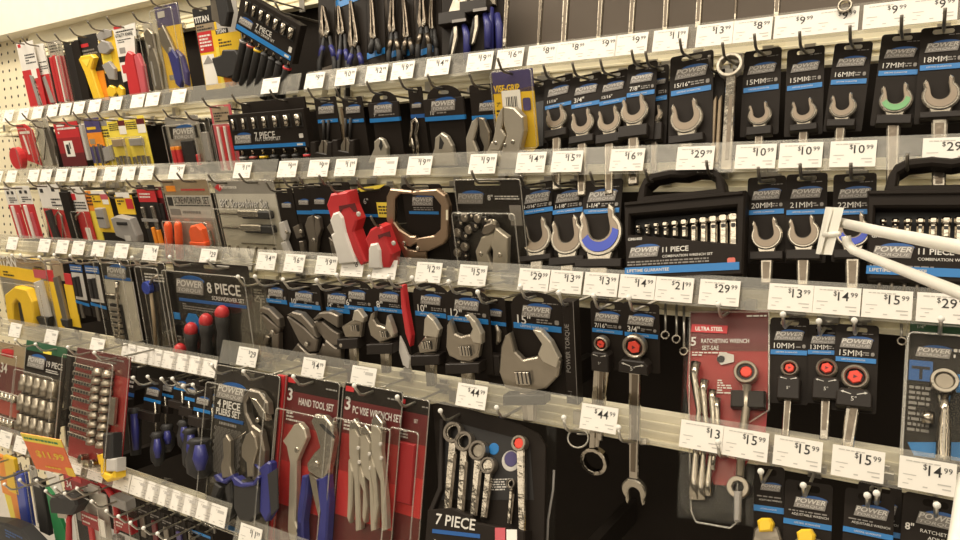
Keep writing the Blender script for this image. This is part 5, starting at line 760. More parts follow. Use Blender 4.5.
it = red_set('red clear blister reading HAND TOOL SET with adjustable wrench and blue pliers', 'hand tool set', 314, 378, 315, 548, 54, 'HAND TOOL SET', [
    ('adjustable_wrench', 'nickel', 'p', [(287, 440), (293, 432), (298, 424), (304, 422), (309, 428), (311, 437), (305, 450), (301, 460), (300, 520), (303, 530), (300, 540), (294, 538), (292, 528), (294, 462), (291, 446)], 6, 16, 2), ('knurl_screw', 'silver', 'disc', 297, 450, 3, 16, 18), ('hang_hole', 'ink', 'disc', 298, 531, 2.5, 16, 16.4),
    ('groove_jaw', 'silver', 'p', [(316, 420), (320, 413), (330, 415), (337, 424), (339, 440), (335, 462), (330, 480), (322, 476), (313, 470), (312, 462), (319, 452), (325, 446), (321, 432)], 8, 20, 2.5), ('+', 'ink', 'p', [(319, 424), (323, 424), (335, 436), (335, 439), (326, 432)], 20, 20.4), ('pivot', 'silver', 'disc', 317, 464, 3.2, 20, 23), ('handle', 'grip', 'p', [(308, 474), (314, 474), (313, 492), (309, 520), (310, 548), (303, 548), (303, 510)], 8, 22, 3), ('handle', 'grip', 'p', [(322, 478), (333, 474), (335, 500), (332, 548), (322, 548), (326, 510)], 8, 22, 3), ('lever', 'satin', 'p', [(312, 472), (324, 480), (328, 500), (322, 516), (316, 494)], 10, 18, 2)])
S('side_label_pack', 'red striped pack edge with a yellow 3 between the two blister sets', 'tool set', 'red pack edge with yellow 3', 'E', 285, 375, 285, 540, 7, [('side', 'red', 'u', 0, 0, 1, 1, 0, 10, 1), ('ribbed_edge', 'lightgrey', 'u', -.25, 0, .0, 1, 3, 5), ('print', 'yellow', 'T', '3', .5, .09, .9, {'d': 10.4, 'bold': .03}), ('+', 'yellow', 'lines', .3, .14, .8, .20, 5, 10.4)], hook=False, off=-.004)
vise = []
for i, (x0, y0, x1) in enumerate([(357, 424, 357), (368, 430, 372), (379, 420, 383)]):
    vise += [('locking_pliers', 'nickel', 'p', [(x0 - 4, y0 + 6), (x0 - 3, y0 - 2), (x0 + 2, y0 + 2), (x0 + 7, y0 + 12), (x0 + 6, y0 + 30), (x1 + 7, 500), (x1 + 8, 528), (x1 + 3, 530), (x1 + 1, 480), (x0 - 1, y0 + 44), (x0 - 4, y0 + 30)], 6 + i, 16 + i, 2),
             ('lever', 'nickel', 'p', [(x0 - 4, y0 + 34), (x0, y0 + 46), (x1 - 1, 505), (x1 - 3, 522), (x1 - 6, 516), (x1 - 5, 490), (x0 - 5, y0 + 50)], 8 + i, 18 + i, 2), ('rivet', 'lightgrey', 'disc', x0 + 2, y0 + 24, 2, 16 + i, 19 + i), ('rivet', 'lightgrey', 'disc', x0 + 3, y0 + 38, 2, 16 + i, 19 + i), ('jaw_tip', 'silver', 'p', [(x0 - 4, y0 + 5), (x0 - 3, y0 - 3), (x0 + 1, y0 - 6), (x0 + 7, y0 + 2), (x0 + 8, y0 + 12), (x0 + 3, y0 + 4)], 8 + i, 17 + i, 1.5)]
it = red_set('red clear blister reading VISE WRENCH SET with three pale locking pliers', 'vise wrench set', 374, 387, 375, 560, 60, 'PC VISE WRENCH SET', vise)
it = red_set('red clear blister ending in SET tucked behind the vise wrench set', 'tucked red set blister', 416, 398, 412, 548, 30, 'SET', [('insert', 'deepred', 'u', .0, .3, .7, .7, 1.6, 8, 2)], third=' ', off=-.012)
# seven piece ratcheting wrench tray
it = Item('ratchet_wrench_tray', 'black tray reading 7 PIECE with a fan of ratcheting wrenches', 'wrench set', 'seven piece wrench tray', 'E', 490, 407, 490, 562, 116, 0, None); it.hook = True
it.parts([('tray_back', 'card', 'p', [(434, 404), (445, 402), (520, 424), (540, 434), (547, 446), (545, 560), (430, 560), (434, 512), (440, 490)], 0, 4, 1), ('inner_panel', 'dark', 'p', [(446, 420), (530, 442), (534, 500), (440, 500)], 4, 4.6), ('tray_front', 'card', 'p', [(436, 510), (460, 508), (478, 516), (481, 522), (532, 531), (532, 562), (432, 562)], 4, 26, 2),
          ('rail_edge', 'sleeve', 'p', [(431, 562), (432, 510), (441, 488), (443, 420), (446, 420), (445, 490), (436, 512), (435, 562)], 3, 12, 1), ('print', 'print', 'T', '7 PIECE', .295, .755, .105, {'d': 26.6, 'bold': .015, 'rot': -.13}), ('+', 'print', 'lines', .12, .86, .50, .91, 2, 26.6), ('+', 'pink', 'u', .62, .79, .70, .93, 26, 26.6), ('+', 'tag', 'u', .71, .80, .79, .95, 26, 26.6), ('stripe', 'blue', 'pu', [(.10, .80), (.50, .83), (.50, .855), (.10, .825)], 26, 26.6),
          ('picture', 'lightgrey', 'disc', 511, 461, 11, 4, 5.2), ('+', 'purple', 'disc', 511, 459, 8, 5.2, 5.8), ('+', 'bluepale', 'disc', 494, 449, 6.5, 4, 5.2), ('+', 'print', 'lines', .52, .48, .70, .56, 5, 5)])
for x, y, r, x1, y1 in [(456, 433, 10.5, 450, 510), (467, 442, 10, 463, 514), (481, 451, 10, 476, 516), (491, 466, 8.5, 486, 518), (514, 484, 5, 511, 524)]:
    it.parts([('wrench', 'chrome', 'p', [(x - r * .42, y + r * .8), (x + r * .32, y + r * .8), (x1 + r * .36, y1), (x1 - r * .36, y1)], 7, 15, 1.6), ('+', 'shank', 'p', [(x - r * .2, y + r * 2), (x + r * .1, y + r * 2), (x1 + r * .12, y1), (x1 - r * .18, y1)], 15, 15.5), ('+', 'gunmetal', 'ring', x, y, r, r * .70, 6, 18, 12)])
    if x in (481,): it.parts([('ratchet_gear', 'satin', 'disc', x, y, r * .7, 7, 14, 12)])
    else: it.parts([('ratchet_gear', 'chrome', 'ring', x, y, r * .74, r * .60, 8, 16, 12)])
it.parts([('wrench', 'chrome', 'p', [(519, 448), (527, 450), (528, 532), (521, 530)], 9, 18, 2), ('+', 'satin', 'ring', 522, 444, 8, 5.4, 8, 20), ('hex_plug', 'hexred', 'disc', 522, 444, 5.8, 10, 19.4, 8)])
S('hanging_cord_loop', 'clear rounded blister edge hanging in shade right of the seven piece tray', 'tool pack', 'shaded blister edge', 'E', 552, 420, 550, 548, 12, [('flange', 'clear', 'u', .1, .0, .9, 1, 0, 3), ('edge', 'grey', 'tube', [(554, 470), (553, 490), (548, 520), (547, 548)], 1.6, 3)], hook=False, off=-.02)
for x, y, lb, sh, ring in [(578, 430, 'bare steel hook with a wire ring, left of the dangling large box end', 'bare hook with ring', 1), (631, 440, 'bare steel hook beside the long open end, under the fourth rail', 'bare hook by the open end', 0), (727, 455, 'bare steel hook in front of the red wrench set, under the fourth rail', 'bare hook before the red set', 0)]:
    it = Item('display_hook', lb, 'hook', sh, 'E', x, y, x, y + 20, 8, .0, 'steel display hooks'); it.px = it.pb = -500; it.hook = None
    mb = MB(); mb.tube([(0, .03, 0), (0, -.03, -.004), (0, -.040, -.002), (0, -.046, .008)], .0021, 'wirelight', 8); mb.build('shaft', it.e)
    mb = MB(); mb.ball((0, -.046, .010), .0034, 'ball'); mb.build('tip_cap', it.e)
    mb = MB(); mb.box(-.012, -.003, .012, .005, .024, .034, 'wirelight', .001); mb.build('clip', it.e)
    if ring: mb = MB(); rp = [(.014 * math.cos(q), .0, -.010 + .012 * math.sin(q)) for q in [i * math.pi / 8 for i in range(17)]]; mb.tube(rp, .0012, 'wirelight', 6, False); mb.build('wire_ring', it.e)
# cards along the bottom right
def yellow_adj(label, short, xt, yt, xb, yb, w, sy, kx, ky, kr, off=0.0):
    it = Item('carded_adjustable_wrench', label, 'adjustable wrench', short, 'E', xt, yt, xb, yb, w, off, 'carded wrenches in the bottom right corner'); it.hook = True
    v = (sy - yt) / (yb - yt)
    it.parts([('card', 'card', 'card', 4, 7, .24), ('print', 'print', 'logo', .55, v * .52, .70), ('+', 'print', 'T', 'ADJUSTABLE WRENCH', .55, v * .86, .075, {}), ('+', 'printgrey', 'lines', .1, v * .74, .9, v * .80, 1), ('stripe', 'bluepale', 'u', .0, v, 1, v + .07, 1.6, 2.6), ('+', 'print', 'T', 'LIFETIME GUARANTEE', .5, v + .035, .055, {'d': 3})])
    if kx:
        it.parts([('jaw', 'satin', 'p', [(kx - kr * 1.9, ky + kr * 3.6), (kx - kr * 1.5, ky + kr * .6), (kx - kr * .6, ky - kr * .2), (kx + kr * 1.8, ky + kr * .3), (kx + kr * 2.4, ky + kr * 2), (kx + kr * 2, ky + kr * 3.6)], 4, 14, 2), ('jaw_cap', 'yellow', 'p', [(kx - kr, ky - kr * .6), (kx - kr * .4, ky - kr), (kx + kr * .8, ky - kr), (kx + kr * 1.3, ky - kr * .2), (kx + kr * 1.1, ky + kr * .9), (kx - kr * .7, ky + kr)], 10, 24, 2.5)])[1]['label'] = 'yellow plastic jaw cap'
    return it
yellow_adj('black card with a yellow capped wrench, leftmost of the bottom right corner', 'left yellow capped wrench', 770, 466, 768, 552, 30, 507, 766, 525, 7)
yellow_adj('black card with a yellow capped wrench, second in the bottom right corner', 'second yellow capped wrench', 809, 482, 806, 560, 48, 522, 806, 537, 8, off=.006)
yellow_adj('black card with a ratcheting wrench behind the frontmost corner card', 'tucked corner card', 880, 483, 878, 560, 44, 530, None, 0, 0, off=-.008)
yellow_adj('black card with POWER logo and blue stripe above the bottom edge, third in the corner', 'third corner card', 870, 491, 866, 566, 50, 531, None, 0, 0, off=.006)
it = Item('carded_adjustable_wrench', 'black card marked 8 inch RATCHETING ADJUSTABLE in the bottom right corner', 'adjustable wrench', 'eight inch corner card', 'E', 936, 497, 930, 580, 66, 0, 'carded wrenches in the bottom right corner'); it.hook = True
it.parts([('card', 'card', 'card', 5, 7, .2), ('print', 'print', 'logo', .55, .27, .66), ('+', 'print', 'T', '8"', .06, .42, .17, {'bold': .02, 'align': 'l'}), ('+', 'print', 'T', 'RATCHETING', .30, .44, .085, {'align': 'l', 'sx': 1.1}), ('+', 'print', 'T', 'ADJUSTABLE', .42, .52, .085, {'align': 'l', 'sx': 1.1}), ('stripe', 'bluepale', 'u', 0, .62, 1, .68, 1.6, 2.4)])
# ------------------------------------------------------------------ ROW F
S('yellow_level_card', 'bright yellow tall tool card at the bottom left edge', 'tool card', 'first tall yellow card', 'F', 4, 455, 6, 525, 9, [('body', 'orange', 'u', 0, 0, 1, .55, 0, 6, 1), ('foot', 'paleyellow', 'pu', [(.1, .55), (.9, .55), (1.2, 1), (.5, .98)], 0, 5, 1)])
S('yellow_level_card', 'bright yellow tall tool card beside the blue file handle', 'tool card', 'second tall yellow card', 'F', 12, 456, 15, 527, 10, [('body', 'yellow', 'u', 0, 0, 1, .5, 0, 8, 1), ('foot', 'orange', 'pu', [(0, .5), (1, .5), (1.2, 1), (.2, .95)], 0, 6, 1)], off=.004)
S('file_card', 'long blue handled file beside the yellow cards', 'file', 'long blue file handle', 'F', 23, 470, 27, 524, 9, [('handle', 'film', 'rr', .0, 0, 1, 1, 0, 12, 4, 3), ('shank', 'silver', 'u', .4, -.12, .6, .02, 3, 7, 1)])
S('clear_sleeve', 'pale clear sleeve between the blue handle and the black bar', 'tool pack', 'pale clear sleeve', 'F', 33, 466, 36, 524, 7, [('card', 'lightgrey', 'card', 2, 4, .2), ('blister', 'clear', 'bl', 0, 0, 1, 1, 12)], off=-.004)
S('black_flat_bar', 'black flat bar hanging left of the green tool card', 'flat bar', 'black flat bar', 'F', 41, 478, 42, 532, 9, [('bar', 'rubber', 'rr', 0, 0, 1, 1, 0, 10, 3, 2), ('top_plate', 'grey', 'u', .2, .0, .8, .12, 10, 11)])
S('green_saw_card', 'green tool with a white card behind, left of the red handled brush', 'tool card', 'green and white tool card', 'F', 56, 474, 60, 540, 14, [('card', 'white', 'pu', [(-.2, 0), (.7, 0), (1, .5), (.4, .6)], 0, 1.6), ('body', 'green', 'pu', [(-.1, .2), (.3, .3), (.8, .75), (1.0, 1.1), (.1, 1.1)], 2, 9, 1)])
S('red_handle_hammer', 'red handled hammer with a broad black rubber head', 'hammer', 'red handled black hammer', 'F', 72, 488, 68, 548, 26, [('head', 'rubber', 'p', [(62, 494), (66, 490), (88, 492), (90, 500), (84, 510), (64, 508)], 4, 30, 4), ('collar', 'silver', 'p', [(64, 509), (74, 510), (73, 516), (65, 515)], 8, 22, 2), ('handle', 'red', 'tube', [(69, 515), (69, 520), (69, 545)], [6, 5, 6.5], 15)], off=.02)
S('red_head_card', 'red headed card numbered 34 with white lines above the hammer', 'tool card', 'red card numbered 34', 'F', 82, 478, 84, 545, 36, [('card', 'deepred', 'u', 0, 0, 1, .28, 0, 1.6), ('+', 'dark', 'u', .2, .28, 1, 1, 0, 1.4), ('print', 'red', 'u', .08, .02, .5, .08, 1.6, 2.2), ('+', 'white', 'T', '34', .14, .16, .16, {'bold': .02}), ('+', 'white', 'lines', .32, .13, .95, .22, 2), ('insert', 'grey', 'u', .3, .35, .7, .65, 1.6, 6, 1)])
S('tap_set_box', 'clear plastic box with a red and white label at the bottom left', 'tool box', 'clear box with red label', 'F', 95, 489, 98, 548, 24, [('box_back', 'lightgrey', 'u', .05, .02, .95, 1, 0, 2), ('label_panel', 'deepred', 'u', .05, .38, .75, .62, 12, 13), ('+', 'tag', 'u', .75, .40, 1.0, .68, 12, 14), ('print', 'white', 'lines', .1, .42, .7, .58, 3, 13.4), ('tab', 'lightgrey', 'rr', .35, -.08, .75, .03, 1, 6, 2), ('red_tool', 'red', 'u', .15, .66, .30, 1, 3, 8, 1), ('case', 'clear', 'bl', 0, .06, 1, 1, 24)], off=.012)
S('red_pipe_wrench', 'red tool handle curving down beside the clear labelled box', 'hand tool', 'red curved tool by the box', 'F', 113, 482, 116, 546, 18, [('handle', 'red', 'tube', [(100, 482), (108, 490), (115, 500), (117, 515), (117, 532)], [4, 5, 6, 6, 5], 10), ('card', 'deepred', 'u', -.3, 0, .9, .2, 0, 1.6), ('tip', 'grey', 'u', .4, .8, .8, 1.1, 2, 12, 2)])
S('grey_cylinder_pack', 'grey capped clear tube of small parts with a red band', 'tool pack', 'grey capped clear tube', 'F', 128, 494, 131, 548, 15, [('cap', 'grey', 'rr', 0, .0, 1, .18, 2, 22, 2, 2), ('band', 'deepred', 'u', 0, .4, 1, .62, 4, 18, 2), ('print', 'white', 'lines', .1, .44, .9, .56, 2, 18.4), ('tube', 'clear', 'bl', .03, .16, .97, 1, 20)])
for i, (x, y, m, lb, sh) in enumerate([(143, 503, 'gunmetal', 'dark hanging bit pack below the fifth rail, nearest the clear tube', 'bit pack by the tube'), (155, 508, 'maroon', 'dark bit pack with a dull red insert below the fifth rail', 'dull red bit pack'), (167, 514, 'gunmetal', 'dark bit pack with a grey insert, right of the dull red one', 'grey insert bit pack'), (180, 519, 'purple', 'dark bit pack with a bluish insert below the fifth rail', 'bluish bit pack'), (194, 524, 'gunmetal', 'dark bit pack hanging lowest below the fifth rail', 'lowest bit pack')]):
    S('bit_pack', lb, 'driver bits', sh, 'F', x, y, x + 2, y + 42, 11, [('card', 'card', 'card', 2, 4, .2), ('insert', m, 'u', .2, .3, .6, .8, 1.6, 5, 1), ('print', 'printgrey', 'lines', .1, .14, .9, .25, 2)], group='bit packs under the fifth rail')
S('driver_with_loop', 'steel bar handled driver with a blue stripe under the last fifth rail tag', 'hand tool', 'steel bar driver', 'F', 202, 531, 200, 560, 22, [('bar', 'silver', 'tube', [(186, 529), (190, 529), (190, 545)], 2.2, 6), ('card', 'card', 'u', .1, 0, 1, 1, 0, 1.6), ('stripe', 'bluepale', 'u', .1, .06, .9, .14, 1.6, 2.4)])
S('folded_tool_pack', 'dark folded pack with small blue print in the bottom left corner', 'tool pack', 'dark corner pack', 'F', 22, 519, 24, 548, 46, [('body', 'dark', 'pu', [(.0, .3), (.4, .05), (.7, .0), (1.0, .35), (1.0, 1), (0, 1)], 0, 26, 4), ('print', 'blue', 'lines', .4, .2, .75, .5, 3, 26.4)], off=.03, hook=False)
# ------------------------------------------------------------------ rails, strips, tags, hooks
def x_on(px, y, z):
    """world X of the point on the line (y, z) seen in column px"""
    k = (px - 480) / F; A = eY * (y - CAM.y) + eZ * z
    return (k * A.z - A.x) / (eX.x - k * eX.z)
RAILNAME = {'r0': 'topmost', 'r1': 'first', 'r2': 'second', 'r3': 'third', 'r4': 'fourth', 'r4l': 'fourth', 'r5': 'fifth', 'r5r': 'fifth'}
SECT = [('r0', 6, 300, 'left'), ('r1', -25, 299, 'left'), ('r1', 305, 1010, 'right'), ('r2', -25, 276, 'left'), ('r2', 279, 1010, 'right'), ('r3', -25, 252, 'left'), ('r3', 255, 1010, 'right'),
        ('r4l', -25, 216, 'left'), ('r4', 220, 1010, 'right'), ('r5', -25, 229, 'left'), ('r5r', 234, 1010, 'right')]
for r, a, b, side in SECT:
    y, z = RAIL[r]; x0, x1 = x_on(a, y, z), x_on(b, y, z)
    root = bpy.data.objects.new('display_rail', None); COL.objects.link(root); root.location = ((x0 + x1) / 2, y + .06, z - .02); root.empty_display_size = .02
    lab = 'topmost cream display rail above the left rows' if r == 'r0' else 'cream %s display rail across the %s bay with clear ticket strip' % (RAILNAME[r], side)
    setp(root, lab, 'display rail', 'cream display rails')
    h = (x1 - x0) / 2
    mb = MB(); zt = .062 if r == 'r0' else .017; lo = -.024 if r[:2] == 'r5' else 0.0; zt += lo
    mb.box(-h, -.021 + lo, h, zt, 0, .016, 'cream', .001)
    for q in range(2): mb.box(-h, -.010 + lo + q * .012, h, -.006 + lo + q * .012, -.0022, .001, 'cream', .0008)
    mb.box(-h, -.024 + lo, h, -.017 + lo, -.006, .016, 'cream', .001); mb.build('bar', root)
    for e in (-h + .02, 0, h - .02):
        mb = MB(); mb.box(e - .008, -.024, e + .008, .015, .016, .24 - (y + .06) - .002, 'panel'); mb.build('bracket', root)
    if r != 'r0':
        st = MB(); n = Vector((0, -.946, -.0)).normalized()
        # clear strip, its top leaning back to the wall
        def pt(x, t, d=0): return (x, -.06 - .0045 + .0165 * t - d, .0015 + .054 * t)
        tt = .70
        vs = [pt(-h, 0), pt(h, 0), pt(h, tt), pt(-h, tt), pt(-h, 0, -.0012), pt(h, 0, -.0012), pt(h, tt, -.0012), pt(-h, tt, -.0012)]
        st.add(vs, [(0, 1, 2, 3), (7, 6, 5, 4), (0, 4, 5, 1), (2, 6, 7, 3)], 'strip')
        st.build('ticket_strip', root)
        nclip = max(2, int((x1 - x0) / .16))
        for i in range(nclip):
            xx = -h + .06 + (2 * h - .12) * i / (nclip - 1)
            cl = MB(); cl.box(xx - .012, .0, xx + .012, .012, -.060, -.002, 'clear')
            cl.box(xx - .006, -.012, xx + .006, .006, -.014, -.004, 'wirelight')
            cl.build('strip_clip', root)
HK = bpy.data.objects
for it in ITEMS:
    if not it.hook: continue
    y, z = RAIL[ROW[it.row][0]]
    low = it.row in ('D', 'DL', 'E', 'EL', 'F'); y = RAIL[ROW[it.row][0]][0]
    xs = [0.0]
    if it.w > .12: xs = [-it.w * .25, it.w * .25]
    for k, dx in enumerate(xs):
        root = bpy.data.objects.new('display_hook', None); COL.objects.link(root); root.empty_display_size = .01
        zz = min(it.T.z - .0055, z - .035) if True else it.T.z - .0055
        zz = it.T.z - .0055
        root.location = (it.T.x + it.ux.x * dx, y + .058, zz + it.ux.z * dx)
        nm = ('left of two hooks carrying the ' if k == 0 else 'right of two hooks carrying the ') if len(xs) > 1 else 'steel hook carrying the '
        setp(root, nm + it.short, 'hook', 'steel display hooks')
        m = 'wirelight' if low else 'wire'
        tip = min(-.058 - .028, it.T.y - (y + .058) - .035)
        mb = MB(); mb.tube([(0, .0, 0), (0, tip * .5, .0), (0, tip + .012, 0), (0, tip + .004, .003), (0, tip - .004, .013), (0, tip - .006, .017)], .0019, m, 8); mb.build('shaft', root)
        if low: mb = MB(); mb.ball((0, tip - .0065, .018), .0034, 'ball'); b = mb.build('tip_cap', root); b['label'] = 'white rounded tip cap'
        mb = MB(); gap = max(.004, (z - .044) - zz)
        mb.box(-.007, -.006, .007, gap + .012, -.006, -.002, 'wirelight', .001); mb.box(-.012, gap - .002, .012, gap + .006, -.010, -.002, 'wirelight', .001); mb.build('clip', root)
TAGS = {
 'r1': [(10, None), (25, None), (39, None), (54, None), (67, None), (80, None), (96, None), (117, None), (139, None), (154, None), (180, None), (272, None), (316, '9.99'), (347, '10.99'), (378, '12.99'), (404, '19.99'), (439, '14.99'), (481, '19.99'), (511, '16.99'), (543, '8.99'), (572, '8.99'), (602, '9.99'), (632, '9.99'), (671, '11.99'), (715, '13.99'), (753, '8.99'), (795, '9.99'), (837, '9.99'), (886, '9.99'), (933, '9.99')],
 'r2': [(-1, None), (13, None), (35, None), (47.5, None), (63, None), (78, None), (92, None), (112, None), (130, None), (148, None), (178, '9.99'), (244, '11.99'), (289, '9.99'), (320, '9.99'), (347, '11.99'), (387, None), (421, '19.99'), (484, '19.99'), (532, '14.99'), (568, '15.99'), (628, '16.99'), (696, '29.99'), (756, '10.99'), (801, '10.99'), (853, '10.99'), (948, '29.99')],
 'r3': [(14, None), (46, None), (64, None), (80, None), (100, None), (123, None), (152, '14'), (210, '29'), (268, '14.99'), (296, '16.99'), (328, '19.99'), (354, '6.99'), (386, None), (430, '12.99'), (474, '15.99'), (535, '29.99'), (567, '13.99'), (602, '13.99'), (638, '14.99'), (675, '21.99'), (720, '29.99'), (791, '13.99'), (837, '14.99'), (887, '15.99'), (943, '29.99')],
 'r4l': [(17, None), (53, None), (99, None), (131, None), (144, None), (157, None), (171, None), (183, None), (196, None), (209, None)],
 'r4': [(249, '29'), (315, '14.99'), (365, None), (473, '44.99'), (600, '44.99'), (702, '13'), (746, '15.99'), (798, '15.99'), (858, '15.99'), (927, '14.99')],
 'r5': [(7, None), (23, None), (77, None), (98, None), (124, None), (141, None), (153, None), (165, None), (177, None), (190, None), (203, None), (218, None)],
 'r5r': [(252, '11.99')]}
ABOVE = {'r1': ('A', 'AL'), 'r2': ('B', 'BL'), 'r3': ('C', 'CL'), 'r4l': ('DL',), 'r4': ('D', 'DL'), 'r5': ('EL',), 'r5r': ('E', 'EL')}
BELOW = {'r1': ('B', 'BL'), 'r2': ('C', 'CL'), 'r3': ('D', 'DL'), 'r4l': ('EL',), 'r4': ('E', 'EL'), 'r5': ('F',), 'r5r': ('E', 'EL')}
TW, TH = .0474, .031
for r, tl in TAGS.items():
    y, z = RAIL[r]; up = Vector((0, .0165, .054)).normalized()
    ux = Vector((1, 0, 0)); n = ux.cross(up); n = -n if n.y < 0 else n
    rot = Matrix((ux, n, up)).transposed().to_4x4()
    used = set()
    for px, price in tl:
        X = x_on(px, y, z)
        root = bpy.data.objects.new('price_tag', None); COL.objects.link(root); root.empty_display_size = .01
        root.matrix_world = Matrix.Translation((X, y - .0035, z)) @ rot
        def near(rows, key):
            c = [i for i in ITEMS if i.row in rows]
            c.sort(key=lambda i: abs(getattr(i, key) - px)); return c
        cand = [('below', i) for i in near(ABOVE[r], 'pb')[:3]] + [('above', i) for i in near(BELOW[r], 'px')[:3]] + [('below', i) for i in near(ABOVE[r], 'pb')[3:5]]
        cand = [(w, i) for w, i in cand if (w, i.short) not in used] or cand
        w, i = min(cand, key=lambda c: abs((c[1].pb if c[0] == 'below' else c[1].px) - px) + (6 if c[0] == 'above' else 0))
        used.add((w, i.short))
        head = 'white price tag reading $%s ' % price if price and '.' in price else 'white price tag '
        setp(root, head + w + ' the ' + i.short, 'price tag', 'price tags on the %s rail' % RAILNAME[r])
        mb = MB(); mb.box(-TW / 2, -TH / 2, TW / 2, TH / 2, -.0008, .0004, 'tag'); mb.build('paper', root)
        mb = MB(); rnd = random.Random(int(px * 7) + len(r)); d = -.0011
        def ln(x0, x1, zz, hh, m='inkgrey'):
            mb.add([(x0, d, zz - hh), (x1, d, zz - hh), (x1, d, zz + hh), (x0, d, zz + hh)], [(0, 1, 2, 3)], m)
        x = -TW * .38
        while x < TW * .12: e = x + .002 + .004 * rnd.random(); ln(x, e, TH * .38, .0005); x = e + .0008
        for k in range(3):
            x = -TW * .42 + (.004 if k == 1 else 0)
            e = x + (.011, .004, .005)[k]; ln(x, e, -TH * (.05 + .14 * k), .0004)
        ln(-.003, .001, -TH * .36, .0006); ln(.009, .020, -TH * .20, .0006); ln(.013, .020, -TH * .33, .0006)
        if price:
            a = price.split('.')
            xr = .0205
            if len(a) > 1: mb.text(a[1], xr, TH * .24, .0075, 'ink', d, align='r'); xr -= .0085
            vs, fs, x0, x1, y0, y1 = text_geo(a[0]); sz = .0142
            mb.text(a[0], xr, TH * .17, sz, 'ink', d, align='r', bold=.006); xr -= (x1 - x0) * sz + .0012
            mb.text('$', xr, TH * .25, .0075, 'ink', d, align='r')
        else:
            ln(.003, .018, TH * .20, .0022); ln(.0, .0015, TH * .25, .0014)
        mb.build('print', root)
# orange sale card clipped to the fifth rail
it = Item('sale_card', 'yellow and orange red sale card reading $11.99 clipped to the fifth rail', 'sale sign', 'orange sale card', 'SALE', 41, 436, 56, 472, 20, yaw=.30); it.px = -500; it.pb = -500
it.parts([('card', 'saleorange', 'pu', [(0, .22), (1, .22), (1, 1), (.0, 1)], 0, 1.2), ('+', 'orange', 'pu', [(0, 0), (1, 0), (1, .22), (0, .22)], 0, 1.2), ('header', 'paleyellow', 'u', .0, .0, 1, .20, 1.2, 1.6), ('+', 'yellow', 'rr', .82, .78, 1.02, 1.02, 1.2, 1.8, 2), ('print', 'yellow', 'T', '$11.99', .55, .52, .26, {'bold': .03, 'd': 1.8}), ('+', 'green', 'lines', .05, .06, .9, .16, 1, 1.9), ('+', 'yellow', 'lines', .3, .82, .7, .9, 1, 1.8)])
# white foreground hook coming in from the neighbouring display
root = bpy.data.objects.new('scanner_hook', None); COL.objects.link(root); root.location = at_depth(1010, 280, .34)
setp(root, 'white double armed scanner hook with ticket plate jutting in from the right edge', 'hook')
B0 = root.location
def W3(px, py, d): return tuple(at_depth(px, py, d) - B0)
mb = MB(); mb.tube([W3(838, 222, .62), W3(880, 231.5, .54), W3(985, 252, .38), W3(1010, 257, .35)], .0042, 'whiteplastic', 12); mb.build('upper_arm', root)
mb = MB(); mb.tube([W3(846, 236, .600), W3(847, 243, .600), W3(853, 250, .595), W3(866, 255.5, .57), W3(985, 303, .38), W3(1010, 312, .35)], .0038, 'whiteplastic', 12); mb.build('lower_prong', root)
mb = MB()
q = [Vector(W3(*p)) for p in ((827, 207, .635), (844, 208, .60), (832, 255, .60), (817, 254, .635))]
ax = (Vector(W3(985, 252, .38)) - Vector(W3(838, 222, .62))).normalized() * -.004
mb.add([*q, *[p + ax for p in q]], [(0, 1, 2, 3), (7, 6, 5, 4), (0, 4, 5, 1), (1, 5, 6, 2), (2, 6, 7, 3), (3, 7, 4, 0)], 'whiteplastic')
q2 = [Vector(W3(*p)) for p in ((829, 209, .628), (832, 209, .622), (820, 253, .622), (818, 252, .628))]
ay = -ax * .8
mb.add([*q2, *[p + ay for p in q2]], [(0, 1, 2, 3), (7, 6, 5, 4), (0, 4, 5, 1), (1, 5, 6, 2), (2, 6, 7, 3), (3, 7, 4, 0)], 'whiteplastic')
mb.tube([W3(824, 235, .62), W3(839, 234, .597)], .0022, 'whiteplastic', 8); mb.build('ticket_plate', root)
mb = MB(); mb.tube([W3(1010, 240, .345), W3(1010, 330, .345)], .012, 'whiteplastic', 12); mb.build('back_plate', root)
root = bpy.data.objects.new('fixture_edge', None); COL.objects.link(root); root.location = at_depth(970, 530, .5); B0 = root.location
setp(root, 'cream rounded edge of a neighbouring fixture in the bottom right corner', 'fixture')
mb = MB(); mb.tube([W3(968, 478, .52), W3(966, 492, .51), W3(962, 520, .50), W3(958, 545, .49), W3(954, 575, .48)], .0065, 'whiteplastic', 12); mb.build('rounded_edge', root)
mb = MB(); mb.tube([W3(968, 478, .52), W3(1010, 476, .50)], .006, 'whiteplastic', 10); mb.build('return_edge', root)
# ------------------------------------------------------------------ the wall of the bay
def struct(name, mb):
    o = mb.build(name); o['kind'] = 'structure'; return o
XL = x_on(44, .24, 0.03)
mb = MB(); mb.box(x_on(318, .22, .3), .185, .9, .95, .222, .2395, 'panel_lit', .002); struct('wall_back_lit', mb)  # upper back panel; the stronger light up there is painted in as lighter brown
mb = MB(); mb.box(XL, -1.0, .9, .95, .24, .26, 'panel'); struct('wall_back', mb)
m = mat('pegboard', (.80, .71, .50), .6, var=.04); nt = m.node_tree; N = nt.nodes; Lk = nt.links
tc = N.new('ShaderNodeTexCoord'); sp = N.new('ShaderNodeSeparateXYZ'); Lk.new(tc.outputs['Object'], sp.inputs[0])
def mth(op, a, b=None):
    q = N.new('ShaderNodeMath'); q.operation = op
    for k, v in enumerate((a, b)):
        if v is None: continue
        if isinstance(v, (int, float)): q.inputs[k].default_value = v
        else: Lk.new(v, q.inputs[k])
    return q.outputs[0]
S_ = .0254
fx = mth('SUBTRACT', mth('FRACT', mth('DIVIDE', sp.outputs['X'], S_ * 1.5)), .5); fz = mth('SUBTRACT', mth('FRACT', mth('DIVIDE', sp.outputs['Z'], S_)), .5)
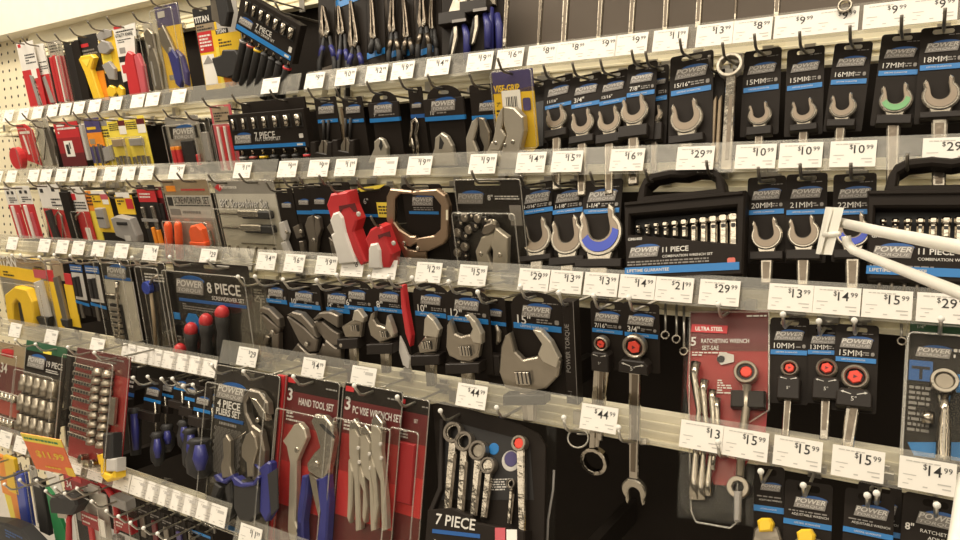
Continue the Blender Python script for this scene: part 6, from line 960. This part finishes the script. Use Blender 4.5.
dd = mth('ADD', mth('POWER', mth('MULTIPLY', fx, 1.5), 2), mth('POWER', fz, 2)); hole = mth('LESS_THAN', dd, .030)
mx = N.new('ShaderNodeMix'); mx.data_type = 'RGBA'; b = N['Principled BSDF']; src = b.inputs['Base Color'].links[0].from_socket
Lk.new(hole, mx.inputs['Factor']); Lk.new(src, mx.inputs['A']); mx.inputs['B'].default_value = (.02, .017, .014, 1); Lk.new(mx.outputs['Result'], b.inputs['Base Color'])
mb = MB(); mb.box(-3.2, -1.0, XL, .95, .236, .26, 'pegboard'); struct('wall_left', mb)
mb = MB(); mb.box(-3.2, .428, x_on(262, .2, .45), .80, .19, .2355, 'plaster', .003); struct('trim_1', mb)
mb = MB(); mb.poly([(-3.2, -1.02), (.9, -1.02), (.9, -1.0), (-3.2, -1.0)], -3.0, .26, 'lightgrey'); struct('floor', mb)
# ------------------------------------------------------------------ light: ceiling tubes over the aisle, added front fill, bright shop around
w = bpy.data.worlds.new('shop'); SC.world = w; w.use_nodes = True
N = w.node_tree.nodes; Lk = w.node_tree.links; bg = N['Background']
tc = N.new('ShaderNodeTexCoord'); sp = N.new('ShaderNodeSeparateXYZ'); Lk.new(tc.outputs['Generated'], sp.inputs[0])
cr = N.new('ShaderNodeValToRGB'); mr = N.new('ShaderNodeMapRange'); mr.inputs['From Min'].default_value = -1; Lk.new(sp.outputs['Z'], mr.inputs['Value']); Lk.new(mr.outputs['Result'], cr.inputs['Fac'])
e = cr.color_ramp.elements; e[0].color = (.09, .072, .052, 1); e[1].color = (.62, .54, .42, 1); 
for p_, c_ in ((.40, .06), (.50, .20), (.60, .09), (.635, .10), (.645, 1.6), (.665, 1.6), (.675, .12), (.755, .14), (.765, 2.2), (.79, 2.2), (.80, .2), (.90, .3)):
    q = e.new(p_); q.color = (c_, c_ * .86, c_ * .66, 1)  # bright bands added to the surround for streaky reflections on the metal
Lk.new(cr.outputs['Color'], bg.inputs['Color']); bg.inputs['Strength'].default_value = 1.35
def lamp(name, loc, sx, sy, en, aim, col=(1, .90, .74)):
    l = bpy.data.lights.new(name, 'AREA'); l.shape = 'RECTANGLE'; l.size = sx; l.size_y = sy; l.energy = en; l.color = col
    o = bpy.data.objects.new(name, l); COL.objects.link(o); o.location = loc
    d = (Vector(aim) - Vector(loc)).normalized(); o.rotation_euler = d.to_track_quat('-Z', 'Y').to_euler()
lamp('ceiling_tube', (-1.0, -.62, 1.75), 3.6, .5, 55, (-1.0, -.2, -.3))
lamp('ceiling_tube', (-2.0, -.45, 1.3), 1.0, .2, 12, (-1.9, .2, .3))
lamp('front_fill', (-.6, -2.9, 1.7), 4.0, 2.0, 32, (-.6, .1, -.3))  # fill lamp added out in front to brighten the lower rows
SC.view_settings.view_transform = 'Standard'; SC.view_settings.look = 'None'; SC.view_settings.gamma = 1; SC.view_settings.use_curve_mapping = False
SC.view_settings.exposure = 0.0
SC.cycles.transparent_max_bounces = 24; SC.cycles.max_bounces = 8
